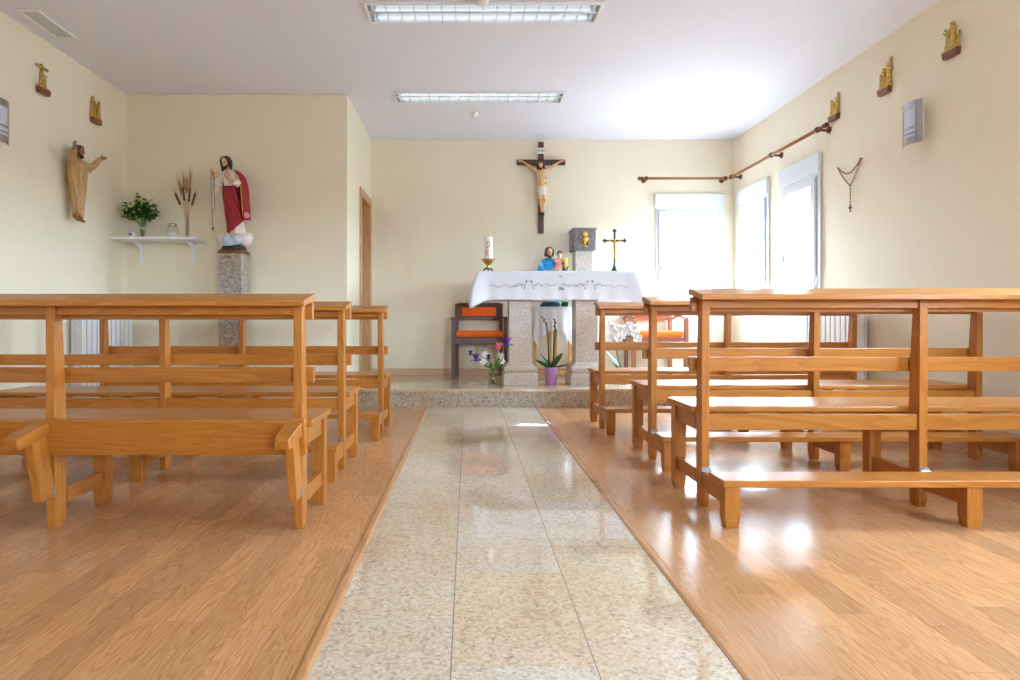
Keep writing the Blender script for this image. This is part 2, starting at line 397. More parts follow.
def tag(o, label=None, cat=None, group=None, kind=None):
    if label: o['label'] = label
    if cat: o['category'] = cat
    if group: o['group'] = group
    if kind: o['kind'] = kind
    return o
def thing(name, label, cat, loc=(0, 0, 0), rz=0.0, group=None):
    o = bpy.data.objects.new(name, None); COL.objects.link(o); o.empty_display_size = 0.05
    o.location = loc; o.rotation_euler = (0, 0, rz)
    return tag(o, label, cat, group)
def struct(o): o['kind'] = 'structure'; return o
def copy_tree(o, loc=None, rz=None, label=None, parent=None):
    c = o.copy(); COL.objects.link(c)
    if parent: c.parent = parent
    if loc is not None: c.location = loc
    if rz is not None: c.rotation_euler = (0, 0, rz)
    if label: c['label'] = label
    for ch in list(o.children): copy_tree(ch, parent=c)
    return c
def text_mesh(name, s, size, m, parent, loc, rot, depth=0.0006):
    cu = bpy.data.curves.new(name, 'FONT'); cu.body = s; cu.size = size; cu.extrude = depth
    cu.align_x = 'CENTER'; cu.align_y = 'CENTER'
    t = bpy.data.objects.new(name, cu); COL.objects.link(t)
    bpy.context.view_layer.update()
    me = bpy.data.meshes.new_from_object(t.evaluated_get(bpy.context.evaluated_depsgraph_get()))
    bpy.data.objects.remove(t); bpy.data.curves.remove(cu)
    o = bpy.data.objects.new(name, me); COL.objects.link(o); me.materials.clear(); me.materials.append(M[m])
    o.parent = parent; o.location = loc; o.rotation_euler = rot
    return o

# ------------------------------------------------------------------ room shell
def holed(mb, axis, a0, a1, u0, u1, v0, v1, holes):
    """a slab of thickness a0..a1 along AXIS with rectangular openings (u0,u1,v0,v1)"""
    us = sorted({u0, u1} | {h[i] for h in holes for i in (0, 1)})
    vs = sorted({v0, v1} | {h[i] for h in holes for i in (2, 3)})
    for ua, ub in zip(us, us[1:]):
        run = None
        for va, vb in zip(vs, vs[1:]):
            uc, vc = (ua + ub) / 2, (va + vb) / 2
            if any(h[0] < uc < h[1] and h[2] < vc < h[3] for h in holes): continue
            if axis == 'x': mb.bb(a0, a1, ua, ub, va, vb)
            elif axis == 'y': mb.bb(ua, ub, a0, a1, va, vb)
            else: mb.bb(ua, ub, va, vb, a0, a1)
    return mb
WZ0, WZ1, WBOX = 0.93, 2.03, 2.19
SIDE_WIN = [(5.06, 5.685), (5.93, 6.555), (2.1, 2.85), (0.6, 1.35)]
BACK_WIN = (2.10, 2.845)
ADDED_REAR_WIN = (1.0, 2.2)  # unseen opening behind the camera, added to brighten floor and pew backs
LAMPS = [(0.10, 3.95), (0.10, 5.44)]
LW, LD = 1.54, 0.27

struct(holed(MB(), 'x', XL - .2, XL, YR - .2, YA + .2, -.1, ZC + .2, []).build('wall_left', 'plaster'))
struct(holed(MB(), 'y', YA, YA + .2, XL, XA, -.1, ZC + .2, []).build('wall_alcove', 'plaster'))
DY0, DY1, DZ1 = 6.06, 6.63, 2.06
struct(holed(MB(), 'x', XA - .2, XA, YA + .2, YB, -.1, ZC + .2, [(DY0, DY1, ST_Z, DZ1)]).build('wall_doorway', 'plaster'))
struct(holed(MB(), 'y', YB, YB + .07, XA - .2, XR + .07, -.1, ZC + .2, [(BACK_WIN[0], BACK_WIN[1], WZ0, WZ1)]).build('wall_back', 'plaster'))
struct(holed(MB(), 'x', XR, XR + .07, YR - .2, YB, -.1, ZC + .2, [(a, b, WZ0, WZ1) for a, b in SIDE_WIN]).build('wall_right', 'plaster'))
struct(holed(MB(), 'y', YR - .2, YR, XL, XR, -.1, ZC + .2, [(ADDED_REAR_WIN[0], ADDED_REAR_WIN[1], WZ0, WZ1)]).build('wall_front', 'plaster'))
struct(holed(MB(), 'z', ZC, ZC + .2, XL, XR, YR, YB, [(x - LW / 2 + .012, x + LW / 2 - .012, y - LD / 2 + .012, y + LD / 2 - .012) for x, y in LAMPS]).build('ceiling', 'ceiling'))
fl = MB()
fl.bb(XL, AX0, YR, YA, -.1, 0); fl.bb(AX1, XR, YR, YA, -.1, 0)
struct(fl.build('floor', 'laminate'))
struct(MB().bb(AX0, AX1, YR, ST_Y + .04, -.1, 0.0).build('floor_aisle', 'aisle'))
pf = MB()
pf.bb(XA, XR, ST_Y + .012, YB, -.1, ST_Z - .03)
struct(pf.build('floor_step', 'riser'))
struct(MB().bb(XA, XR, ST_Y, YB, ST_Z - .03, ST_Z).build('floor_platform', 'platform', bevel=.004))
for i, x in enumerate((AX0, AX1)):
    b = MB(); prof = [(-.017, 0), (-.017, .0015), (-.008, .0045), (.008, .0045), (.017, .0015), (.017, 0)]
    b.prism([(x + u, w) for u, w in prof], YR, ST_Y + .01)
    struct(b.build('trim_%d' % (i + 1), 'striptrim', smooth=False))
struct(MB().bb(XA, XR, YB - .014, YB, ST_Z, ST_Z + .075).build('baseboard_back', 'basewood', bevel=.003))
struct(MB().bb(XL, XL + .014, YR, YA, 0, .075).build('baseboard_left', 'basewood', bevel=.003))
struct(MB().bb(XR - .014, XR, YR, ST_Y, 0, .075).build('baseboard_right', 'basewood', bevel=.003))
struct(MB().bb(XL, XA, YA - .014, YA, 0, .075).build('baseboard_alcove', 'basewood', bevel=.003))

def make_window(idx, w, loc, rz, mirrored=False):
    """local: x along the wall 0..w, y<0 into the room, z absolute"""
    o = struct(MB().bb(-.012, w + .012, -.035, .0, WZ1, WBOX).build('window_%d' % idx, 'pvc', bevel=.004))   # roller-shutter box
    o.location = loc; o.rotation_euler = (0, 0, rz)
    f = MB(); t = .045
    for a in ((0, t, WZ0, WZ1), (w - t, w, WZ0, WZ1), (t, w - t, WZ0, WZ0 + t), (t, w - t, WZ1 - t, WZ1)): f.bb(a[0], a[1], -.012, .06, a[2], a[3])
    f.build('frame', 'pvc', o, bevel=.003)
    s = MB(); g = .03; t2 = .07
    x0, x1, z0, z1 = g, w - g - .02, WZ0 + g, WZ1 - g
    for a in ((x0, x0 + t2, z0, z1), (x1 - t2, x1, z0, z1), (x0 + t2, x1 - t2, z0, z0 + t2), (x0 + t2, x1 - t2, z1 - t2, z1)): s.bb(a[0], a[1], -.03, .02, a[2], a[3])
    s.build('sash', 'pvc', o, bevel=.006)
    gk = MB()
    gk.bb(x1 + .002, x1 + .012, -.014, -.010, z0, z1)
    gk.build('gasket', 'gasket', o)
    MB().bb(x0 + t2 - .005, x1 - t2 + .005, -.002, .006, z0 + t2 - .005, z1 - t2 + .005).build('pane', 'pane', o)
    h = MB(); hz = 1.36
    h.bb(x0 + .018, x0 + .048, -.042, -.03, hz - .04, hz + .04)
    h.tube([(x0 + .033, -.035, hz), (x0 + .033, -.075, hz + .005), (x0 + .033, -.085, hz - .02), (x0 + .033, -.085, hz - .11)], [.009, .010, .011, .009], 8)
    h.build('handle', 'pvc', o, smooth=True)
    st = MB()
    st.bb(w - .012, w + .010, -.018, -.012, 1.16, WZ1)
    st.tube([(w, -.016, 1.17), (w, -.04, 1.13), (w, -.045, 1.08), (w, -.03, 1.02), (w, -.016, .98)], .010, 6, flat=.4)
    st.bb(w - .014, w + .014, -.03, 0, .92, 1.00)
    st.build('shutter_strap', 'pvc', o)
    MB().bb(-.02, w + .02, -.03, .05, WZ0 - .025, WZ0).build('sill', 'pvc', o, bevel=.004)
    return o
make_window(1, BACK_WIN[1] - BACK_WIN[0], (BACK_WIN[0], YB, 0), 0)
for i, (a, b) in enumerate(SIDE_WIN):
    make_window(2 + i, b - a, (XR, b, 0), -PI / 2)       # local +x runs towards the camera

make_window(2 + len(SIDE_WIN), ADDED_REAR_WIN[1] - ADDED_REAR_WIN[0], (ADDED_REAR_WIN[1], YR, 0), PI)  # added window out of view, lets extra daylight in from behind
# doorway in the side wall beside the altar
dr = MB()
dr.bb(XA - .2, XA - .165, DY0 + .02, DY1 - .02, ST_Z, DZ1 - .02)
door = struct(dr.build('door_1', 'trimwood'))
fr = MB()
fr.bb(XA - .165, XA + .012, DY1 - .022, DY1, ST_Z, DZ1); fr.bb(XA - .165, XA + .012, DY0, DY0 + .022, ST_Z, DZ1); fr.bb(XA - .165, XA + .012, DY0 + .022, DY1 - .022, DZ1 - .022, DZ1)
fr.bb(XA, XA + .014, DY0 - .06, DY0, ST_Z, DZ1 + .06); fr.bb(XA, XA + .014, DY1, DY1 + .06, ST_Z, DZ1 + .06); fr.bb(XA, XA + .014, DY0, DY1, DZ1, DZ1 + .06)
fr.build('frame', 'trimwood', door, bevel=.003)
hd = MB(); hd.tube([(XA - .165, 6.14, 1.2), (XA - .12, 6.14, 1.2), (XA - .115, 6.16, 1.2), (XA - .115, 6.26, 1.2)], .008, 8); hd.build('handle', 'steel', door, smooth=True)
# ------------------------------------------------------------------ pews
PR, PL = 0.900, 0.950                                       # post spacing of the two kinds of bench
def make_pew(name, label, pos, folded=False, rz=0.0, low=1.0, PITCH=PR):
    ex = .045 if folded else 0.0
    """local origin on the floor under the aisle-end post; the bench runs towards +x, altar towards +y"""
    t = thing(name, label, 'pew', pos, rz, 'oak pews with kneelers')
    xs = [0.0, PITCH, 2 * PITCH]; XE = 2 * PITCH
    for x in xs:
        b = MB()                                              # back post, widening downwards, bevelled foot
        pr = [(-.030, .03), (.040, .03), (.042, .40), (.012, .862), (-.036, .862), (-.034, .40)]
        pts = [(-.024, 0.0), (.025, 0.0)]
        poly = pts + [(.030, .03), (.033, .40), (.024, .60), (.006, .862), (-.036, .862), (-.032, .40), (-.030, .03)]
        vs = []
        for sx in (-1, 1):
            for (y, z) in poly:
                hw = .014 if z == 0 else .017
                vs.append((x + sx * hw, y, z))
        n = len(poly)
        b.faces(vs, [tuple(range(n)), tuple(range(2 * n - 1, n - 1, -1))] + [(i, i + n, (i + 1) % n + n, (i + 1) % n) for i in range(n)])
        b.build('post', 'pewZ', t, bevel=.003)
        # the bench leg in front
        b = MB(); b.bb(x - .027, x + .027, .262, .314, .03, .383)
        b.box((x, .288, .015), (.052, .050, .03), taper=.86)
        b.build('leg', 'pewZ', t, bevel=.003)
        b = MB(); b.bb(x - .015, x + .015, .044, .262, .085, .145); b.build('side_rail', 'pewY', t, bevel=.002)
        b = MB(); b.bb(x - .015, x + .015, .044, .318, .31, .384); b.build('seat_bearer', 'pewY', t, bevel=.002)
        b = MB(); b.bb(x - .019, x + .019, -.036, -.031, .128, .168); b.tube([(x - .02, -.040, .150), (x + .02, -.040, .150)], .007, 8)
        for dz in (.135, .161): b.ball((x, -.037, dz), .004, 6, 4)
        b.build('hinge', 'steel', t)
    b = MB(); b.bb(-.036, XE + .036, .030, .345, .384, .409); b.build('seat', 'pewX', t, bevel=.005)
    for a, c in zip(xs, xs[1:]):
        b = MB(); b.bb(a + .0175, c - .0175, -.022, .004, .318, .383); b.build('seat_apron', 'pewX', t, bevel=.002)
        b = MB(); b.bb(a + .0175, c - .0175, -.026, -.004, .823, .862); b.build('top_rail', 'pewX', t, bevel=.002)
    b = MB(); b.bb(-.042, XE + .042, .032, .054, .557, .617); b.build('back_rail', 'pewX', t, bevel=.003)
    b = MB(); b.bb(-.042, XE + .042, .012, .036, .808, .872); b.build('front_rail', 'pewX', t, bevel=.002)
    b = MB(); sl = .21                                      # sloping book rest
    poly = [(-.100, .856), (-.100, .878), (.045, .909), (.058, .904), (.058, .880), (.03, .876)]
    n = len(poly); vs = [(x, y, z) for x in (-.042, XE + .042) for (y, z) in poly]
    b.faces(vs, [tuple(range(n)), tuple(range(2 * n - 1, n - 1, -1))] + [(i, i + n, (i + 1) % n + n, (i + 1) % n) for i in range(n)])
    b.build('book_rest', 'pewX', t, bevel=.003)
    # kneeler, hinged on the posts
    hy, hz = -.040, .135
    b = MB(); b.bb(-.036, XE + .036, -.290 - hy - ex, -.150 - hy - ex, .152 - hz, .178 - hz)
    k = b.build('kneeler', 'pewX', t, bevel=.004, loc=(0, hy, hz))
    for x in xs:
        b = MB(); b.bb(x - .016, x + .016, -.236 - hy - ex, -.002, .076 - hz, .1515 - hz)
        b.build('kneeler_arm', 'pewY', k, bevel=.003)
        b = MB(); b.bb(x - .029, x + .029, -.284 - hy - ex, -.236 - hy - ex, .03 - hz, .1515 - hz)
        b.box((x, -.260 - hy - ex, .015 - hz), (.056, .046, .03), taper=.86)
        b.build('kneeler_leg', 'pewZ', k, bevel=.003)
    t.scale = (1, 1, low)
    if folded: k.rotation_euler = (R(-78), 0, 0)
    return t
XRP = 0.982
make_pew('pew', 'oak pew with lowered kneeler, last of the three rows below the frosted wall lamp', (XRP, 2.51, 0))
make_pew('pew', 'oak pew beside the windows, middle row between two others with lowered kneelers', (XRP + .047, 3.35, 0))
make_pew('pew', 'oak pew beside the windows, front row by the step with the white orchid behind it', (XRP - .018, 4.32, 0))
make_pew('pew', 'oak pew with its kneeler folded up against the seat', (-.627 - 2 * .913, 2.245, 0), True, low=.962, PITCH=.913)
make_pew('pew', 'oak pew on the statue side, middle row behind the folded kneeler', (-.660 - 2 * .924, 3.14, 0), low=.962, PITCH=.924)
make_pew('pew', 'oak pew in front of the red robed statue, front row by the doorway', (-.600 - 2 * PL, 4.13, 0), low=.965, PITCH=PL)

# ------------------------------------------------------------------ ceiling fittings
def make_lamp(label, x, y):
    t = thing('ceiling_lamp', label, 'ceiling lamp', (x, y, ZC), 0, 'recessed fluorescent lamps')
    w, d, h = LW / 2, LD / 2, .075
    f = MB()
    for a in ((-w, w, -d, -d + .02), (-w, w, d - .02, d), (-w, -w + .02, -d + .02, d - .02), (w - .02, w, -d + .02, d - .02)): f.bb(a[0], a[1], a[2], a[3], -.012, 0.0)
    f.build('frame', 'white', t, bevel=.003)
    iw, id_ = w - .014, d - .014
    r = MB()
    r.bb(-iw, iw, -id_, id_, h, h + .006)
    r.bb(-iw, iw, -id_, -id_ + .004, 0, h); r.bb(-iw, iw, id_ - .004, id_, 0, h)
    r.bb(-iw, -iw + .004, -id_ + .004, id_ - .004, 0, h); r.bb(iw - .004, iw, -id_ + .004, id_ - .004, 0, h)
    r.prism([(-.012, 0.002), (.012, 0.002), (.004, .055), (-.004, .055)], -iw + .005, iw - .005, lambda v: Vector((v.y, v.x, v.z)))
    r.build('reflector', 'alu', t)
    for k in range(17):
        xx = -iw + .03 + (2 * iw - .06) * k / 16
        MB().bb(xx - .002, xx + .002, -id_ + .004, id_ - .004, .001, .04).build('louvre_blade', 'alu', t)
    for s in (-1, 1):
        tb = MB(); tb.tube([(-iw + .04, s * .062, .054), (iw - .04, s * .062, .054)], .0125, 10); tb.build('tube', 'tube', t, smooth=True)
    return t
lamp_a = make_lamp('long louvred fluorescent lamp at the top edge, beside the round smoke detector', *LAMPS[0])
copy_tree(lamp_a, (LAMPS[1][0], LAMPS[1][1], ZC), label='long louvred fluorescent lamp nearer the altar, in front of the crucifix wall')

d = thing('smoke_detector', 'round white smoke detector beside the upper ceiling lamp', 'smoke detector', (.085, 3.745, ZC))
MB().lathe([(.052, 0), (.052, -.018), (.046, -.024)], seg=24).build('mounting_plate', 'plastic', d, smooth=False)
MB().lathe([(.042, -.024), (.045, -.034), (.038, -.046), (.02, -.052), (.004, -.053)], seg=24).build('sensor_cap', 'plastic', d, smooth=True)
d = thing('smoke_detector', 'small white detector on the ceiling between the lower lamp and the crucifix', 'smoke detector', (.06, 5.86, ZC))
MB().lathe([(.040, 0), (.040, -.014), (.034, -.018)], seg=20).build('mounting_plate', 'plastic', d)
MB().lathe([(.026, -.018), (.028, -.032), (.016, -.044), (.004, -.045)], seg=20).build('sensor_cap', 'plastic', d, smooth=True)
v = thing('ceiling_vent', 'white slotted air vent in the ceiling corner above the gilded reliefs', 'air vent', (-2.875, 4.10, ZC))
b = MB()
for a in ((-.075, .075, -.19, -.17), (-.075, .075, .17, .19), (-.075, -.055, -.17, .17), (.055, .075, -.17, .17)): b.bb(*a, -.012, 0)
b.build('frame', 'plastic', v, bevel=.003)
b = MB()
for k in range(8):
    b.box((-.048 + k * .0138, 0, -.007), (.0125, .34, .002), Matrix.Rotation(R(20), 3, 'Y'))
b.build('slats', 'plastic', v)
MB().bb(-.055, .055, -.17, .17, -.0015, 0).build('duct', 'plastic', v)

# ------------------------------------------------------------------ wall sconces, reliefs, rods, radiators
def make_sconce(label, loc, rz):
    """local -y faces the room"""
    t = thing('wall_sconce', label, 'wall lamp', loc, rz, 'curved wall sconces')
    t.scale = (.9, .95, .92)
    MB().bb(-.045, .045, -.05, 0, -.12, .12).build('back_box', 'white', t, bevel=.004)
    def arc(x0, x1, z0, z1, name, m, lift=0.0):
        b = MB(); n = 10; rows = []
        for i in range(n + 1):
            x = x0 + (x1 - x0) * i / n
            y = -.085 + (x / .095) ** 2 * .030 - lift
            rows.append([Vector((x, y, z0)), Vector((x, y, z1)), Vector((x, y + .004 + lift * .5, z1)), Vector((x, y + .004 + lift * .5, z0))])
        b.loft(rows); return b.build(name, m, t, smooth=False)
    arc(-.093, .093, -.145, .145, 'diffuser', 'frost')
    arc(-.095, .095, .100, .152, 'metal_band', 'chrome', .003)
    arc(-.095, .095, -.152, -.100, 'metal_band', 'chrome', .003)
    arc(-.095, .095, -.042, -.028, 'metal_band', 'chrome', .003)
    arc(-.095, .095, -.080, -.070, 'metal_band', 'chrome', .003)
    arc(.058, .095, -.10, .10, 'metal_edge', 'chrome', .003); arc(-.095, -.058, -.10, .10, 'metal_edge', 'chrome', .003)
    for x in (-.07, .07):
        for z in (-.126, .126):
            b = MB(); b.ball((x * .9, -.074, z), (.006, .004, .006), 8, 6); b.build('screw', 'gasket', t, smooth=True)
    return t
sc1 = make_sconce('curved chrome banded wall lamp at the edge by the gilded cross relief', (XL, 3.845, 2.055), PI / 2)
copy_tree(sc1, (XR, 3.955, 2.07), -PI / 2, 'curved frosted wall lamp beside the rosary and the windows')

def mini(mb, x, z0, h, lean=0.0, y=-.012, arms=0):
    """tiny robed figure for a cast relief"""
    rings = []
    for f, r in ((0, .20), (.1, .19), (.45, .13), (.62, .125), (.74, .15), (.82, .10), (.85, .05)):
        cx = x + lean * f * h
        rings.append([Vector((cx + r * h * math.cos(a * PI / 4) * (1 + .12 * (a % 2)), y + r * h * .55 * math.sin(a * PI / 4), z0 + f * h)) for a in range(8)])
    mb.loft(rings)
    mb.ball((x + lean * h * .92, y - .002, z0 + h * .92), h * .085, 8, 6)
    if arms:
        mb.tube([(x + lean * h * .75 + arms * h * .1, y - .005, z0 + h * .74), (x + arms * h * .24, y - .014, z0 + h * .6), (x + arms * h * .34, y - .016, z0 + h * .72)], [h * .05, h * .04, h * .03], 6)
def make_relief(label, loc, rz, kind):
    t = thing('station_relief', label, 'relief', loc, rz, 'gilded stations of the cross')
    t.scale = (.86, 1, 1)
    b = MB(); b.prism([(-.060, .008), (.060, .008), (.068, .05), (-.068, .05)], -.034, 0); b.build('wooden_base', 'redwood', t, bevel=.004)
    MB().bb(-.067, .067, -.030, -.002, .05, .060).build('bronze_ledge', 'bronze', t, bevel=.003)
    b = MB()
    if kind == 0:
        mini(b, -.012, .058, .125, .05, arms=1); mini(b, .03, .058, .075)
        b.bb(-.012, .006, -.012, -.003, .11, .225); b.bb(-.072, .068, -.014, -.004, .192, .210)
    elif kind == 1:
        mini(b, -.045, .058, .165, .02, arms=1); mini(b, .042, .058, .15, .05, arms=-1); mini(b, 0, .058, .095)
        b.tube([(.066, -.012, .06), (.066, -.012, .20)], .004, 6)
    elif kind == 2:
        mini(b, -.05, .058, .11, 0, arms=1); mini(b, -.012, .058, .14, .0); mini(b, .038, .058, .16, .06, arms=-1)
        b.box((.045, -.015, .17), (.011, .010, .17), Matrix.Rotation(R(24), 3, 'Y')); b.box((.05, -.016, .185), (.010, .010, .09), Matrix.Rotation(R(-58), 3, 'Y'))
    elif kind == 3:
        mini(b, -.045, .058, .12, .15, arms=1); mini(b, .0, .058, .165, .05, arms=-1); mini(b, .038, .058, .085, -.2, arms=1)
        b.box((-.005, -.016, .14), (.012, .010, .15), Matrix.Rotation(R(-42), 3, 'Y')); b.box((.058, -.015, .10), (.010, .010, .10), Matrix.Rotation(R(14), 3, 'Y'))
        b.ball((-.035, -.012, .072), (.024, .014, .018), 8, 6)
    else:
        mini(b, -.042, .058, .13, .02); mini(b, -.008, .058, .10, .0, arms=1); mini(b, .034, .058, .13, -.02)
        b.box((.054, -.012, .135), (.011, .010, .17))
    b.build('cast_figures', 'bronze', t, smooth=True)
    return t
make_relief('gilded relief of a cross above small figures, beside the chrome wall lamp', (XL, 4.30, 2.385), PI / 2, 0)
make_relief('gilded relief of two tall figures with raised wings of cloth near the alcove corner', (XL, 4.91, 2.375), PI / 2, 1)
make_relief('gilded relief of three figures above the end of the curtain rod', (XR, 4.86, 2.385), -PI / 2, 4)
make_relief('gilded relief of figures with a slanting cross above the frosted wall lamp', (XR, 4.27, 2.375), -PI / 2, 2)
make_relief('gilded relief of a crowded kneeling group, topmost in the ceiling corner', (XR, 3.68, 2.38), -PI / 2, 3)

def make_rod(label, p0, p1, out, brackets, ends):
    """rod from p0 to p1; OUT = unit vector away from the wall (0.1 m)"""
    p0, p1, out = Vector(p0), Vector(p1), Vector(out)
    t = thing('curtain_rod', label, 'curtain rod', p0)
    d = p1 - p0; L = d.length; rz = math.atan2(d.y, d.x)
    t.rotation_euler = (0, 0, rz)
    inv = Matrix.Rotation(-rz, 3, 'Z'); o = inv @ out
    MB().tube([(0, 0, 0), (L, 0, 0)], .014, 12).build('rod', 'rod', t, smooth=True)
    for k in brackets:
        b = MB(); x = k * L; w = -o * .1
        b.tube([Vector((x, 0, 0)) + w * .25, Vector((x, 0, -.004)) + w * .6, Vector((x, 0, 0)) + w * .97], [.010, .009, .016], 10)
        b.tube([Vector((x, 0, 0)) + w * .88, Vector((x, 0, 0)) + w], [.026, .03], 12)
        b.tube([(x - .011, 0, 0), (x + .011, 0, 0)], .024, 12)
        b.build('bracket', 'rodknob', t, smooth=False)
    for k in ends:
        b = MB(); x = k * L; s = 1 if k > .5 else -1
        b.tube([(x, 0, 0), (x + s * .012, 0, 0), (x + s * .02, 0, 0), (x + s * .045, 0, 0), (x + s * .055, 0, 0)], [.018, .02, .016, .022, .010], 12)
        b.build('finial', 'rodknob', t, smooth=True)
    return t
make_rod('brown wooden curtain rod on the altar wall above the single window', (1.93, YB - .1, 2.345), (2.865, YB - .1, 2.345), (0, -1, 0), (.04, .975), (0,))
make_rod('brown wooden curtain rod on the side wall above the two windows', (XR - .1, 6.605, 2.345), (XR - .1, 4.86, 2.345), (-1, 0, 0), (.03, .52, .95), (1,))

def make_radiator(label, loc, rz, n, h):
    """cast sections along local x, -y faces the room"""
    t = thing('radiator', label, 'radiator', loc, rz, 'white sectional radiators')
    p = .064
    for k in range(n):
        x = (k - (n - 1) / 2) * p
        b = MB(); z0, z1 = .12, .12 + h
        b.bb(x - .025, x + .025, -.108, -.096, z0 + .02, z1 - .05)              # front plate
        b.bb(x - .007, x + .007, -.096, -.035, z0, z1 - .015)                  # web
        b.bb(x - .029, x + .029, -.035, -.028, z0 + .02, z1 - .06)
        for q in range(4):                                                     # curved outlet fins at the top
            zz = z1 - .058 + q * .016; yy = -.100 + q * q * .0045
            b.box((x, yy + .012, zz), (.050, .028, .004), Matrix.Rotation(R(-28 - q * 8), 3, 'X'))
        b.bb(x - .012, x + .012, -.09, -.035, z1 - .02, z1)
        b.tube([(x - p / 2, -.065, z0 + .03), (x + p / 2, -.065, z0 + .03)], .022, 10); b.tube([(x - p / 2, -.065, z1 - .06), (x + p / 2, -.065, z1 - .06)], .022, 10)
        b.build('section', 'white', t, bevel=.002)
    b = MB()
    for s in (-1, 1):
        b.bb(s * (n / 2 - 1) * p - .01, s * (n / 2 - 1) * p + .01, -.04, -.002, .12 + h - .09, .12 + h - .06)
        b.bb(s * (n / 2 - 1) * p - .01, s * (n / 2 - 1) * p + .01, -.04, -.002, .16, .19)
    b.build('wall_bracket', 'steel', t)
    b = MB(); xx = (n / 2) * p + .005
    b.tube([(xx - .01, -.065, .15), (xx + .05, -.065, .15), (xx + .05, -.03, .15), (xx + .05, -.015, .15)], .009, 8); b.tube([(xx + .03, -.065, .15), (xx + .03, -.12, .15)], [.016, .018], 10)
    b.build('valve', 'white', t)
    return t
make_radiator('white sectional radiator beyond the folded-kneeler pew, under the wooden robed figure', (XL, 4.935, 0), PI / 2, 11, .725)
make_radiator('white sectional radiator under the side windows behind the pews', (XR, 4.79, 0), -PI / 2, 11, .75)

# ------------------------------------------------------------------ figures: shared helpers
def V(*a): return Vector(a)
def hand(mb, wrist, d, n, side, L, curl=0.35):
    """palm with four unequal bent fingers and a thumb; d fingers' direction, n palm normal, side = thumb side vector"""
    w, d, n, sd = Vector(wrist), Vector(d).normalized(), Vector(n).normalized(), Vector(side).normalized()
    for k, fl in zip((-1.5, -.5, .5, 1.5), (.36, .46, .50, .43)):
        b = w + sd * (k * .115 * L) + d * (.50 * L)
        mb.tube([w + sd * (k * .06 * L), w + sd * (k * .10 * L) + d * (.28 * L), b], [.085 * L, .10 * L, .085 * L], 6)
        j = b + (d + n * curl * .5).normalized() * (fl * .5 * L)
        e = j + (d + n * curl * 1.6).normalized() * (fl * .5 * L)
        mb.tube([b - d * .02 * L, b, j, e], [.075 * L, .07 * L, .062 * L, .045 * L], 6)
    tb = w + d * (.12 * L) + sd * (.16 * L)
    mb.tube([tb, tb + sd * (.20 * L) + d * (.16 * L) + n * (.05 * L), tb + sd * (.30 * L) + d * (.38 * L) + n * (.10 * L)], [.10 * L, .08 * L, .055 * L], 6)
def head(mb, c, s, yaw=0.0, pitch=0.0):
    """head of height s facing -y, with jaw, nose, brow and ears"""
    c = Vector(c); m = Matrix.Rotation(yaw, 3, 'Z') @ Matrix.Rotation(pitch, 3, 'X')
    P = lambda x, y, z: c + m @ Vector((x * s, y * s, z * s))
    mb.ball(P(0, .03, .12), (.34 * s, .40 * s, .38 * s), 14, 10, m)
    mb.ball(P(0, -.08, -.22), (.25 * s, .27 * s, .28 * s), 12, 8, m)
    mb.tube([P(0, -.36, .10), P(0, -.42, .0), P(0, -.45, -.10), P(0, -.33, -.12)], [.035 * s, .045 * s, .06 * s, .04 * s], 6)
    mb.tube([P(-.2, -.30, .12), P(0, -.345, .13), P(.2, -.30, .12)], .04 * s, 6)
    mb.tube([P(-.09, -.315, -.25), P(0, -.34, -.245), P(.09, -.315, -.25)], .03 * s, 6)
    for k in (-1, 1): mb.ball(P(k * .33, .06, -.02), (.05 * s, .08 * s, .12 * s), 6, 6, m)
    return P
def eyes(P, s, parent, m='black'):
    b = MB()
    for k in (-1, 1): b.ball(P(k * .14, -.325, .03), .045 * s, 8, 6)
    return b.build('eyes', m, parent, smooth=True)
def beard(P, s, parent, m):
    b = MB()
    b.tube([P(-.25, -.10, -.10), P(-.22, -.22, -.30), P(0, -.34, -.44), P(.22, -.22, -.30), P(.25, -.10, -.10)], [.04 * s, .09 * s, .12 * s, .09 * s, .04 * s], 8)
    b.ball(P(0, -.26, -.44), (.16 * s, .12 * s, .16 * s), 10, 8)
    b.tube([P(-.12, -.355, -.17), P(0, -.375, -.15), P(.12, -.355, -.17)], .03 * s, 6)
    return b.build('beard', m, parent, smooth=True, remesh=max(.0016, s * .035))
def long_hair(P, s, parent, m, length=.62):
    b = MB()
    b.ball(P(0, .10, .18), (.39 * s, .40 * s, .38 * s), 14, 10)
    for k in (-1, 1):
        b.tube([P(k * .10, -.20, .47), P(k * .34, -.14, .20), P(k * .37, -.02, -.15), P(k * .36, .04, -length), P(k * .28, .06, -length - .14)], [.08 * s, .12 * s, .13 * s, .13 * s, .06 * s], 8)
    b.tube([P(0, .36, .2), P(0, .34, -.2), P(0, .26, -length)], [.3 * s, .3 * s, .22 * s], 10)
    return b.build('hair', m, parent, smooth=True, remesh=max(.002, s * .04))
def robe_rings(rows, seg=40, folds=9, amp=.06, phase=0.0):
    """rows: (z, cx, cy, rx, ry, fold strength)"""
    out = []
    for z, cx, cy, rx, ry, fs in rows:
        ring = []
        for i in range(seg):
            a = 2 * PI * i / seg
            k = 1 + amp * fs * (math.sin(folds * a + phase + z * 3) + .5 * math.sin((folds * 2 - 3) * a + 1.3 + phase))
            ring.append(V(cx + rx * k * math.cos(a), cy + ry * k * math.sin(a), z))
        out.append(ring)
    return out
def densify(rows, n=4):
    out = []
    for a, b in zip(rows, rows[1:]):
        for k in range(n):
            t = k / n; out.append(tuple(u + (w - u) * t for u, w in zip(a, b)))
    out.append(rows[-1]); return out
